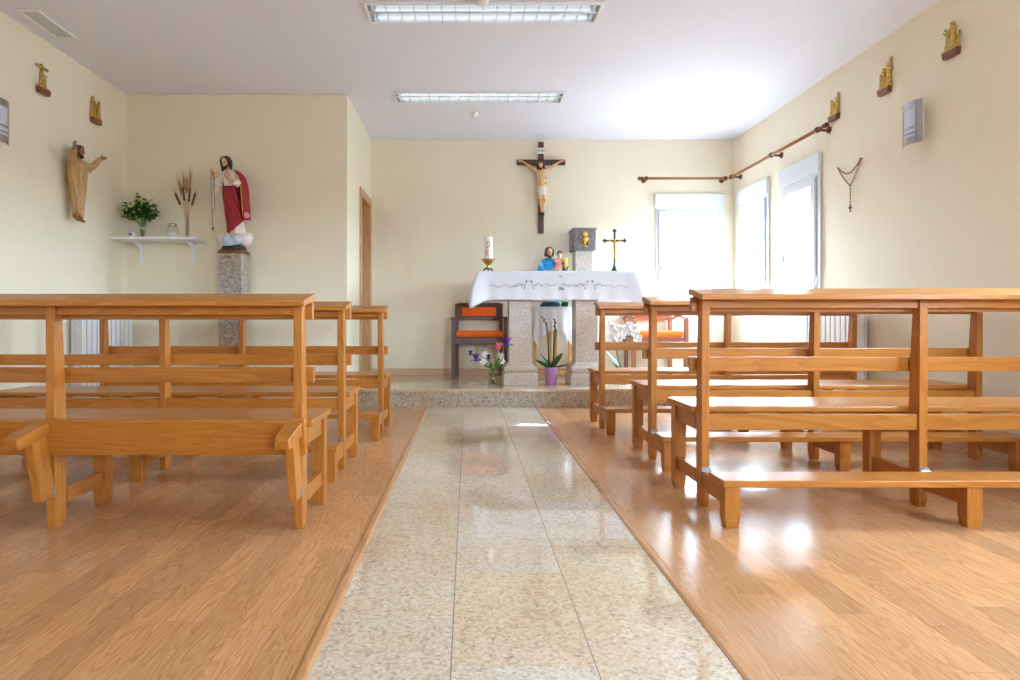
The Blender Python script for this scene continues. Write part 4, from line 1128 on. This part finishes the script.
b.tube([(0, -.014, .20), (.002, -.016, .24), (0, -.016, .27), (0, -.014, .295)], [.008, .010, .013, .007], 8); b.ball((-.003, -.018, .310), (.010, .010, .013), 8, 6)
for k in (-1, 1):
    b.tube([(k * .010, -.014, .289), (k * .035, -.012, .298), (k * .068, -.010, .310)], [.006, .005, .003], 6)
    b.tube([(k * .005, -.014, .21), (k * .006, -.02, .175), (k * .003, -.014, .135)], [.007, .0055, .003], 6)
b.build('figure', 'gold', t, remesh=.0018)

# tabernacle on its pillar behind the altar
Yt = 6.40
t = thing('tabernacle', 'grey relief tabernacle box with a gilded chalice on a granite pillar', 'tabernacle', (X_at(584.6, Yt), Yt + .13, ST_Z))
zb, zt = Z_at(250, Yt) - ST_Z, Z_at(229, Yt) - ST_Z
MB().bb(-.092, .092, -.092, .092, 0, zb).build('pillar', 'pillar', t, bevel=.004)
b = MB(); b.bb(-.122, .122, -.13, .13, zb, zt); b.build('box', 'stone', t, bevel=.008)
b = MB(); b.bb(-.130, .130, -.138, .138, zt - .012, zt + .014); b.build('lid', 'stone', t, bevel=.006)
b = MB(); b.bb(-.098, .098, -.140, -.129, zb + .02, zt - .025); 
for k in range(26):
    a = rr.uniform(0, 2 * PI); q = rr.uniform(.04, .1)
    b.ball((q * math.cos(a), -.140, (zb + zt) / 2 + .75 * q * math.sin(a)), (.012, .005, .010), 7, 5)
dd = b.build('door', 'stone', t, bevel=.003)
b = MB(); f = lambda r, z: (r, z)
zc = zb + .03
b.lathe([(.034, 0), (.030, .008), (.010, .018), (.008, .045), (.020, .055), (.036, .080), (.040, .098)], (0, -.142, zc), 16)
b.ball((0, -.146, zc + .135), (.030, .010, .030), 16, 10)
b.tube([(.035, -.146, zc + .02), (.05, -.146, zc + .06), (.042, -.146, zc + .09)], [.006, .008, .004], 6); b.tube([(-.04, -.146, zc + .05), (-.055, -.146, zc + .095)], [.008, .004], 6)
b.build('chalice', 'gold', dd, smooth=True)

# small table with a white cloth, statue and vase standing on it behind the altar
Ys, TZ = 6.25, .913
xs_ = X_at(554.5, 6.10)
t = thing('side_table', 'small round golden wood table under a white cloth behind the altar', 'table', (xs_, Ys, ST_Z))
RT = .215
MB().lathe([(RT - .004, TZ - .030 - ST_Z), (RT, TZ - .026 - ST_Z), (RT, TZ - .008 - ST_Z), (RT - .004, TZ - .004 - ST_Z)], seg=40).build('table_top', 'tablewood', t)
for a in range(4):
    x, y = .185 * math.cos(a * PI / 2), .185 * math.sin(a * PI / 2)
    MB().bb(x - .019, x + .019, y - .019, y + .019, 0, TZ - .03 - ST_Z).build('leg', 'tablewood', t, bevel=.003)
MB().bb(-.166, .166, -.012, .012, .05, .085).build('stretcher', 'tablewood', t, bevel=.002)
MB().bb(-.012, .012, -.166, .166, .085, .12).build('stretcher', 'tablewood', t, bevel=.002)
b = MB(); n = 160; rings = []; hs = .452
for r_ in (.02, .10, RT - .004): rings.append([V(r_ * math.cos(2 * PI * i / n), r_ * math.sin(2 * PI * i / n), .003) for i in range(n)])
for j in range(0, 13):
    u = j / 12; ring = []
    for i in range(n):
        a = 2 * PI * i / n
        reach = hs / max(abs(math.cos(a)), abs(math.sin(a))) - RT
        k = max(0.0, (reach - .24) / .19)
        fo_ = (.012 + .014 * k) * u * math.sin(14 * a + .6 * math.sin(3 * a))
        r_ = RT + .006 + .030 * u * (1 - .4 * k) + fo_
        ring.append(V(r_ * math.cos(a), r_ * math.sin(a), .003 - reach * u if u else .001))
    rings.append(ring)
b.loft(rings, True, False); b.b.verts.ensure_lookup_table(); b.b.faces.new([b.b.verts[i] for i in range(n)][::-1])
c2 = b.build('side_table_cloth', 'cloth2', smooth=True, loc=(xs_, Ys, TZ))
tag(c2, 'white cloth with long hanging corners on the small table behind the altar', 'tablecloth')

def joseph():
    xj = X_at(550.8, 6.29)
    t = thing('statue', 'painted statue of a bearded man in blue holding a child, behind the altar', 'statue', (xj, 6.29, TZ + .003))
    H = .62
    MB().lathe([(.115, 0), (.118, .012), (.105, .03), (.09, .045)], seg=24).build('base', 'navy', t, smooth=True)
    rows = [(.04, 0, 0, .088, .07, 1), (.15, 0, 0, .084, .068, 1), (.28, -.004, 0, .082, .064, .8), (.36, -.010, 0, .080, .06, .5), (.43, -.016, 0, .086, .056, .3), (.485, -.018, 0, .080, .046, .15), (.505, -.018, 0, .045, .036, 0), (.515, -.018, 0, .028, .026, 0)]
    MB().loft(robe_rings(densify(rows, 5), folds=8, amp=.05)).build('robe', 'blue', t, smooth=True)
    b = MB(); wrap(b, rows, 150, 390, lambda u: .07 + .02 * math.sin(u * 8), lambda u: .50, 1.10, 30, 14, 7, .04, 3); b.build('cloak', 'blue', t, smooth=True, solid=.008)
    b = MB()
    P = head(b, (-.018, -.006, .573), .108, R(10), R(4))
    b.tube([(-.018, 0, .40), (-.018, 0, .50), (-.018, 0, .55)], [.05, .03, .024], 10)
    b.tube([(-.095, -.01, .46), (-.11, -.05, .37), (-.03, -.092, .362), (0, -.095, .37)], [.026, .022, .015, .012], 8)
    hand(b, (0, -.095, .372), (1, -.05, .15), (0, .8, .5), (0, -.1, 1), .065, .4)
    b.tube([(.055, -.005, .46), (.10, -.04, .38), (.075, -.085, .365)], [.026, .022, .013], 8)
    hand(b, (.072, -.085, .366), (-.4, -.6, .3), (-.5, .5, .4), (-.2, 0, .9), .06, .4)
    b.tube([(-.01, 0, .08), (-.015, 0, .42)], [.05, .05], 8)
    b.build('body', 'skin', t, remesh=.0035)
    eyes(P, .108, t); beard(P, .108, t, 'brownhair'); long_hair(P, .108, t, 'brownhair', .30)
    for s in (-1, 1):
        b = MB()
        if s < 0: b.tube([(-.085, -.005, .475), (-.112, -.045, .38), (-.075, -.078, .37)], [.038, .038, .03], 10)
        else: b.tube([(.05, -.005, .475), (.102, -.035, .39), (.085, -.07, .375)], [.036, .034, .026], 10)
        b.build('sleeve', 'blue', t, remesh=.005)
    b = MB()
    for k in range(6): b.ball((-.118 + .004 * k, -.052 - .003 * k, .47 - .022 * k), (.010, .008, .012), 8, 6)
    b.build('white_trim', 'cream', t, smooth=True)
    # the child on his arm
    b = MB()
    Pc = head(b, (.080, -.072, .540), .074, R(-12), 0)
    b.tube([(.072, -.072, .43), (.076, -.072, .49), (.079, -.072, .52)], [.03, .022, .014], 8)
    b.tube([(.052, -.078, .485), (.035, -.098, .46), (.022, -.108, .482)], [.013, .011, .007], 8)
    hand(b, (.022, -.108, .484), (-.2, -.3, .9), (0, -1, .2), (.9, 0, 0), .032, .3)
    b.tube([(.10, -.075, .485), (.118, -.095, .45), (.105, -.112, .44)], [.013, .011, .007], 8)
    hand(b, (.103, -.113, .44), (-.6, -.4, .1), (0, 0, 1), (-.2, -.9, 0), .03, .3)
    for s in (-1, 1): b.tube([(.066 + s * .016, -.08, .40), (.05 + s * .018, -.125, .372), (.045 + s * .018, -.13, .325), (.043 + s * .018, -.145, .312)], [.018, .015, .011, .007], 8)
    b.build('child_body', 'skin', t, remesh=.0025)
    b = MB(); rows2 = [(.355, .055, -.105, .04, .03, .5), (.385, .062, -.092, .046, .036, .5), (.43, .072, -.075, .038, .032, .3), (.48, .076, -.072, .042, .03, .1), (.502, .078, -.072, .022, .02, 0)]
    b.loft(robe_rings(densify(rows2, 4), seg=24, folds=6, amp=.04)); b.tube([(.055, -.078, .488), (.037, -.096, .465)], [.02, .016], 8); b.tube([(.098, -.075, .488), (.115, -.093, .455)], [.02, .016], 8)
    b.build('child_gown', 'rose', t, remesh=.004)
    eyes(Pc, .074, t)
    b = MB(); b.ball(Pc(0, .08, .2), (.39 * .074, .42 * .074, .40 * .074), 12, 8); b.tube([Pc(-.32, -.1, .1), Pc(-.2, -.26, .36), Pc(.2, -.26, .36), Pc(.32, -.1, .1)], .007, 6); b.build('child_hair', 'brownhair', t, remesh=.003)
    b = MB(); b.ball((.112, -.116, .448), .014, 10, 8); b.build('orb', 'bluepaint', t, smooth=True)
joseph()
xv = X_at(564.8, 6.19)
t = thing('vase', 'slim green glass vase beside the blue robed statue', 'vase', (xv, 6.19, TZ + .003))
MB().lathe([(.030, 0), (.034, .02), (.032, .12), (.022, .22), (.024, .30), (.034, .33)], seg=20, cap=False).build('glass_body', 'greenglass', t, smooth=True, solid=.003)
t = thing('yellow_flower', 'yellow tulip head standing in the slim green vase', 'flower', (xv, 6.19, TZ + .003))
MB().tube([(0, 0, .02), (.002, 0, .41)], .005, 6).build('stem', 'stem', t, smooth=True)
b = MB()
for k in range(6):
    a = R(60 * k); b.leaf((.008 * math.cos(a), .008 * math.sin(a), .405), (.022 * math.cos(a), .022 * math.sin(a), .505), .036, (math.cos(a), math.sin(a), -.1), .1, -.3, 6)
b.build('petals', 'yellow', t, smooth=True, solid=.002)
b = MB()
for k in range(5):
    a = R(72 * k + 20); b.leaf((.004 * math.cos(a), .004 * math.sin(a), .33), (.036 * math.cos(a), .036 * math.sin(a), .43), .034, (-math.cos(a), -math.sin(a), .5), -.1, .2, 5)
b.build('leaves', 'darkleaf', t, smooth=True, solid=.0015)

# ------------------------------------------------------------------ armchairs
def make_chair(label, loc, rz, wm, curved=False):
    """local: -y faces the room"""
    t = thing('armchair', label, 'chair', loc, rz, 'orange cushioned armchairs')
    w = .275
    for s in (-1, 1):
        MB().bb(s * w - .022, s * w + .022, -.24, -.195, 0, .625).build('front_leg', wm, t, bevel=.004)
        b = MB(); b.prism([(.175, 0), (.215, 0), (.205, .45), (.215, .80), (.178, .80), (.165, .45)], s * w - .020 - s * .03, s * w + .020 - s * .03, lambda v: V(v.y, v.x, v.z)); b.build('back_leg', wm, t, bevel=.004)
        b = MB()
        if curved: b.tube([(s * w, -.24, .632), (s * w, -.1, .655), (s * w, .05, .66), (s * w, .19, .63)], [.020, .024, .024, .018], 8, flat=.7)
        else: b.bb(s * w - .030, s * w + .030, -.25, .20, .625, .648)
        b.build('armrest', wm, t, bevel=.004)
        MB().bb(s * w - .012, s * w + .012, -.195, .18, .36, .43).build('side_rail', wm, t, bevel=.003)
    MB().bb(-w + .022, w - .022, -.235, -.21, .36, .432).bb(-w + .05, w - .05, .165, .19, .36, .432).build('seat_frame', wm, t, bevel=.003)
    b = MB(); b.bb(-w + .026, w - .026, -.245, .165, .433, .500); b.build('seat_cushion', 'orange', t, bevel=.022)
    b = MB(); tilt = Matrix.Rotation(R(-4), 3, 'X')
    for a in ((-.228, .228,   .757, .805), (-.228, .228, .615, .655), (-.228, -.190, .655, .757), (.190, .228, .655, .757)): b.bb(a[0], a[1], .180, .212, a[2], a[3])
    b.build('backrest_frame', wm, t, bevel=.004)
    b = MB(); b.bb(-.190, .190, .168, .205, .656, .756); b.build('back_cushion', 'orange', t, bevel=.010)
    return t
ch = make_chair('dark wooden armchair with orange cushions beside the altar, behind the flower vase', (X_at(479.5, 6.40), 6.49, ST_Z), 0, 'darkwoodZ')
make_chair('reddish wooden armchair with orange cushions below the altar wall window', (X_at(656, 6.40), 6.49, ST_Z), 0, 'armwood', True)

# wall sockets
for i, (px, lab) in enumerate(((470.3, 'white wall socket under the armchair, beside its back leg'), (483.3, 'white wall socket under the middle of the armchair seat'))):
    t = thing('wall_socket', lab, 'wall socket', (X_at(px, YB), YB, Z_at(350, YB)), 0, 'sockets behind the armchair')
    MB().bb(-.042, .042, -.010, 0, -.042, .042).build('plate', 'white', t, bevel=.004)
    b = MB(); b.tube([(0, -.0105, 0), (0, -.016, 0)], [.030, .030], 20); b.tube([(0, -.0162, 0), (0, -.0175, 0)], [.023, .020], 20); b.build('insert', 'plastic', t)
    b = MB()
    for k in (-1, 1): b.tube([(k * .0095, -.0176, 0), (k * .0095, -.0185, 0)], .003, 8)
    b.build('holes', 'black', t)

# ------------------------------------------------------------------ flowers by the altar pillars
def orchid_leaf(b, c, a, L, w, rise, bend=-.35):
    c = Vector(c); b.leaf(c, c + V(math.cos(a) * L, math.sin(a) * L * .7, rise), w, (-math.cos(a) * rise, -L * .9, L * .6), bend, .25, 8)
Yo = 5.70
t = thing('potted_orchid', 'orchid plant with two bare tall stems in a lilac pot between the altar pillars', 'potted plant', (X_at(551, Yo), Yo, ST_Z))
MB().lathe([(.046, 0), (.050, .006), (.066, .158), (.069, .166), (.064, .166), (.060, .140), (.002, .138)], seg=28).build('pot', 'lilacpot', t, smooth=True)
MB().lathe([(.060, .136), (.055, .148), (.03, .154), (.002, .155)], seg=16).build('bark', 'rodknob', t, smooth=True)
b = MB()
for sx_, pts in ((-1, [(-.018, 0, .14), (-.022, .0, .30), (-.034, .0, .50), (-.05, -.01, .58), (-.085, -.02, .645)]), (1, [(.018, 0, .14), (.03, 0, .34), (.04, 0, .52), (.036, 0, .62)])):
    MB().tube(pts, [.009, .0085, .0075, .006, .0045][:len(pts)], 8).build('flower_stem', 'orchidstem', t, smooth=True)
    sb = MB()
    for k in range(4): sb.ball(V(*pts[-2]).lerp(V(*pts[-1]), k / 3) + V(.010 * (-1) ** k, 0, 0), (.006, .006, .010), 6, 5)
    sb.build('buds', 'orchidstem', t, smooth=True)
MB().tube([(-.004, .012, .12), (.006, .012, .60)], .0035, 6).build('support_stick', 'tablewood', t)
for (a, L, w, rise) in ((R(20), .125, .075, .15), (R(165), .14, .05, .10), (R(-160), .11, .04, .15), (R(-8), .17, .022, .06), (R(-75), .06, .055, .04), (R(100), .09, .05, .10)):
    b = MB(); orchid_leaf(b, (0, 0, .15), a, L, w, rise, .0 if rise > .1 else -.15); b.build('leaf', 'leaf', t, smooth=True, solid=.003)

Yo2 = 5.72; xo2 = X_at(624, Yo2)
t = thing('potted_orchid', 'white flowering orchid beside the altar pillar, seen between the pew rails', 'potted plant', (xo2, Yo2, ST_Z))
MB().lathe([(.046, 0), (.050, .006), (.064, .118), (.067, .126), (.062, .126), (.058, .108), (.002, .106)], seg=28).build('pot', 'paper', t, smooth=True)
stems = [[(-.01, 0, .10), (-.05, 0, .22), (-.09, 0, .40), (-.12, 0, .54), (-.15, 0, .60)], [(.012, 0, .10), (.02, 0, .25), (.012, 0, .42), (.04, -.01, .57), (.11, -.02, .52)]]
for pts in stems: MB().tube(pts, [.006, .0055, .005, .004, .003], 8).build('flower_stem', 'orchidstem', t, smooth=True)
for (a, L, w, rise) in ((R(180), .18, .055, .20), (R(160), .14, .06, .12), (R(10), .15, .07, .03), (R(-60), .08, .06, .04), (R(-150), .09, .05, .06)):
    b = MB(); orchid_leaf(b, (0, 0, .12), a, L, w, rise, 0 if rise > .1 else -.2); b.build('leaf', 'leaf', t, smooth=True, solid=.003)
blooms = [(-.145, .55), (-.10, .50), (-.06, .53), (-.125, .46), (-.02, .51), (-.07, .44), (-.03, .46), (.03, .56), (.07, .54), (.045, .50), (.095, .48), (.12, .43)]
for i, (bx, bz) in enumerate(blooms):
    b = MB(); c = V(bx, -.028 - .006 * (i % 3), bz)
    for k in range(5):
        a = R(90 + 72 * k + 9 * (i % 4)); L = .050 if k in (1, 4) else .042
        b.leaf(c, c + V(math.cos(a) * L, -.008, math.sin(a) * L),   .054 if k in (1, 4) else .036, (0, -1, .15), .1, .1, 5)
    b.build('flower', 'petalwhite', t, smooth=True, solid=.0015)

Yv = 5.66; xv2 = X_at(493, Yv)
glass_vase('vase', 'clear glass vase of spring flowers in front of the altar pillar', (xv2, Yv, ST_Z), [(.046, 0), (.048, .008), (.040, .06), (.034, .12), (.036, .165), (.044, .188)], water=[(.042, .006), (.036, .06), (.031, .11), (.001, .111)])
def fl_stem(t, pts): MB().tube(pts, [.0040, .0040, .0038, .0030][:len(pts)], 6).build('stem', 'stem', t, smooth=True)
def pxl(px, py): return V(X_at(px, Yv) - xv2, 0, Z_at(py, Yv) - ST_Z)
def flower(name, label, px, py, kind, y=0.0):
    t = thing(name, label, 'flower', (xv2, Yv, ST_Z), 0, None)
    e = pxl(px, py); e.y = y
    fl_stem(t, [V(-e.x * .10, -y * .2, .012), V(e.x * .10, y * .2, .15), V(e.x * .55, y * .6, .17 + (e.z - .17) * .55), e])
    d = (e - V(e.x * .5, y * .5, .2)).normalized()
    if kind == 'tulip':
        b = MB()
        u = d; a_ = u.cross(V(0, 1, 0)).normalized(); c_ = u.cross(a_)
        for k in range(6):
            q = R(60 * k); o_ = a_ * math.cos(q) + c_ * math.sin(q)
            b.leaf(e - u * .034 + o_ * .008, e + u * .052 + o_ * .026, .054, o_ - u * .1, .16, -.35, 6)
        b.build('petals', 'tulip', t, smooth=True, solid=.002)
    elif kind in ('iris', 'dark'):
        m = 'purple' if kind == 'iris' else 'darkpurple'; k_ = 1.35 if kind == 'iris' else .8
        b = MB()
        for k in range(3):
            q = R(120 * k - 90); o_ = V(math.cos(q), math.sin(q), 0)
            b.leaf(e, e + (o_ * .042 + V(0, 0, -.03)) * k_, .036 * k_, (o_ * .5 + V(0, 0, 1)), .25, .15, 6)
            q = R(120 * k - 30); o_ = V(math.cos(q), math.sin(q), 0)
            b.leaf(e, e + (o_ * .026 + V(0, 0, .045)) * k_, .034 * k_, (o_ - V(0, 0, .3)), .15, -.2, 6)
        b.build('petals', m, t, smooth=True, solid=.0015)
    else:
        b = MB()
        for k in range(6):
            q = R(60 * k); o_ = V(math.cos(q), -.3, math.sin(q))
            b.leaf(e, e + o_ * .033, .024, V(0, -1, .1), .1, .1, 4)
        b.build('petals', 'petalwhite', t, smooth=True, solid=.0015)
        MB().ball(e + V(0, -.010, 0), .006, 8, 6).build('centre', 'yellow', t, smooth=True)
    b = MB(); b.leaf(V(e.x * .25, y * .3, .16), V(e.x * .6 + .02, y * .5 - .02, .16 + (e.z - .16) * .5), .016, V(0, -1, .3), .1, .2, 5); b.build('leaf', 'stem', t, smooth=True, solid=.001)
    return t
flower('tulip', 'pink tulip standing tallest in the glass vase', 498.3, 347, 'tulip')
flower('iris', 'purple iris leaning over the granite pillar', 507.0, 343, 'iris', -.05)
flower('iris', 'purple iris bending low on the chair side of the vase', 475.8, 359, 'iris', -.02)
flower('iris', 'dark violet closed bloom reaching highest beside the wall socket', 470.5, 354, 'dark', .02)
flower('iris', 'small dark violet bloom between the white flowers in the vase', 488.5, 357.5, 'dark', -.02)
flower('daisy', 'small white flower above the others on the chair side of the vase', 484.5, 354.5, 'daisy', .01)
flower('daisy', 'small white flower low between the purple iris and the stems', 483.0, 361.5, 'daisy', -.03)
flower('daisy', 'small white flower beside the dark violet bloom, near the vase rim', 487.0, 360.0, 'daisy', .03)
flower('daisy', 'small white flower bending towards the granite pillar', 502.0, 361.0, 'daisy', -.02)
flower('daisy', 'small white flower upright below the purple iris on the pillar side', 501.0, 356.0, 'daisy', .03)

# ------------------------------------------------------------------ light
w = bpy.data.worlds.new('overcast_sky'); SC.world = w; w.use_nodes = True
nt = w.node_tree; bg = nt.nodes['Background']
bg.inputs[1].default_value = 14.0
wt = nt.nodes.new('ShaderNodeTexCoord'); wx = nt.nodes.new('ShaderNodeSeparateXYZ'); wr = nt.nodes.new('ShaderNodeValToRGB')
nt.links.new(wt.outputs['Generated'], wx.inputs[0]); nt.links.new(wx.outputs[2], wr.inputs[0]); nt.links.new(wr.outputs[0], bg.inputs[0])
wr.color_ramp.elements[0].position = 0.0; wr.color_ramp.elements[0].color = (.17, .20, .22, 1)      # pale paving outside
wr.color_ramp.elements[1].position = 0.03; wr.color_ramp.elements[1].color = (0.63, 0.815, 1.0, 1)   # bright overcast sky
def portal(loc, rot, sx_, sy_):
    l = bpy.data.lights.new('window_daylight', 'AREA'); l.shape = 'RECTANGLE'; l.size = sx_; l.size_y = sy_; l.cycles.is_portal = True
    o = bpy.data.objects.new('window_daylight', l); COL.objects.link(o); o.location = loc; o.rotation_euler = rot
zc_ = (WZ0 + WZ1) / 2
for a, b_ in SIDE_WIN: portal((XR + .075, (a + b_) / 2, zc_), (0, PI / 2, 0), WZ1 - WZ0, b_ - a)
portal(((BACK_WIN[0] + BACK_WIN[1]) / 2, YB + .075, zc_), (-PI / 2, 0, 0), BACK_WIN[1] - BACK_WIN[0], WZ1 - WZ0)

portal(((ADDED_REAR_WIN[0] + ADDED_REAR_WIN[1]) / 2, YR - .22, zc_), (PI / 2, 0, 0), ADDED_REAR_WIN[1] - ADDED_REAR_WIN[0], WZ1 - WZ0)
# ------------------------------------------------------------------ camera and view
cam = bpy.data.cameras.new('camera'); co = bpy.data.objects.new('camera', cam); COL.objects.link(co)
co.location = (0, 0, EYE); co.rotation_euler = (PI / 2, 0, 0)
cam.sensor_width = 36; cam.lens = F_PX / 1020 * 36
cam.shift_x = (510 - VX) / 1020; cam.shift_y = (VY - 340) / 1020
cam.clip_start = .05
SC.camera = co
vs_ = SC.view_settings
vs_.view_transform = 'Standard'; vs_.look = 'None'; vs_.gamma = 1; vs_.use_curve_mapping = False; vs_.exposure = 2.3
SC.cycles.max_bounces = 12; SC.cycles.diffuse_bounces = 6; SC.cycles.transparent_max_bounces = 12
SC.cycles.use_denoising = True
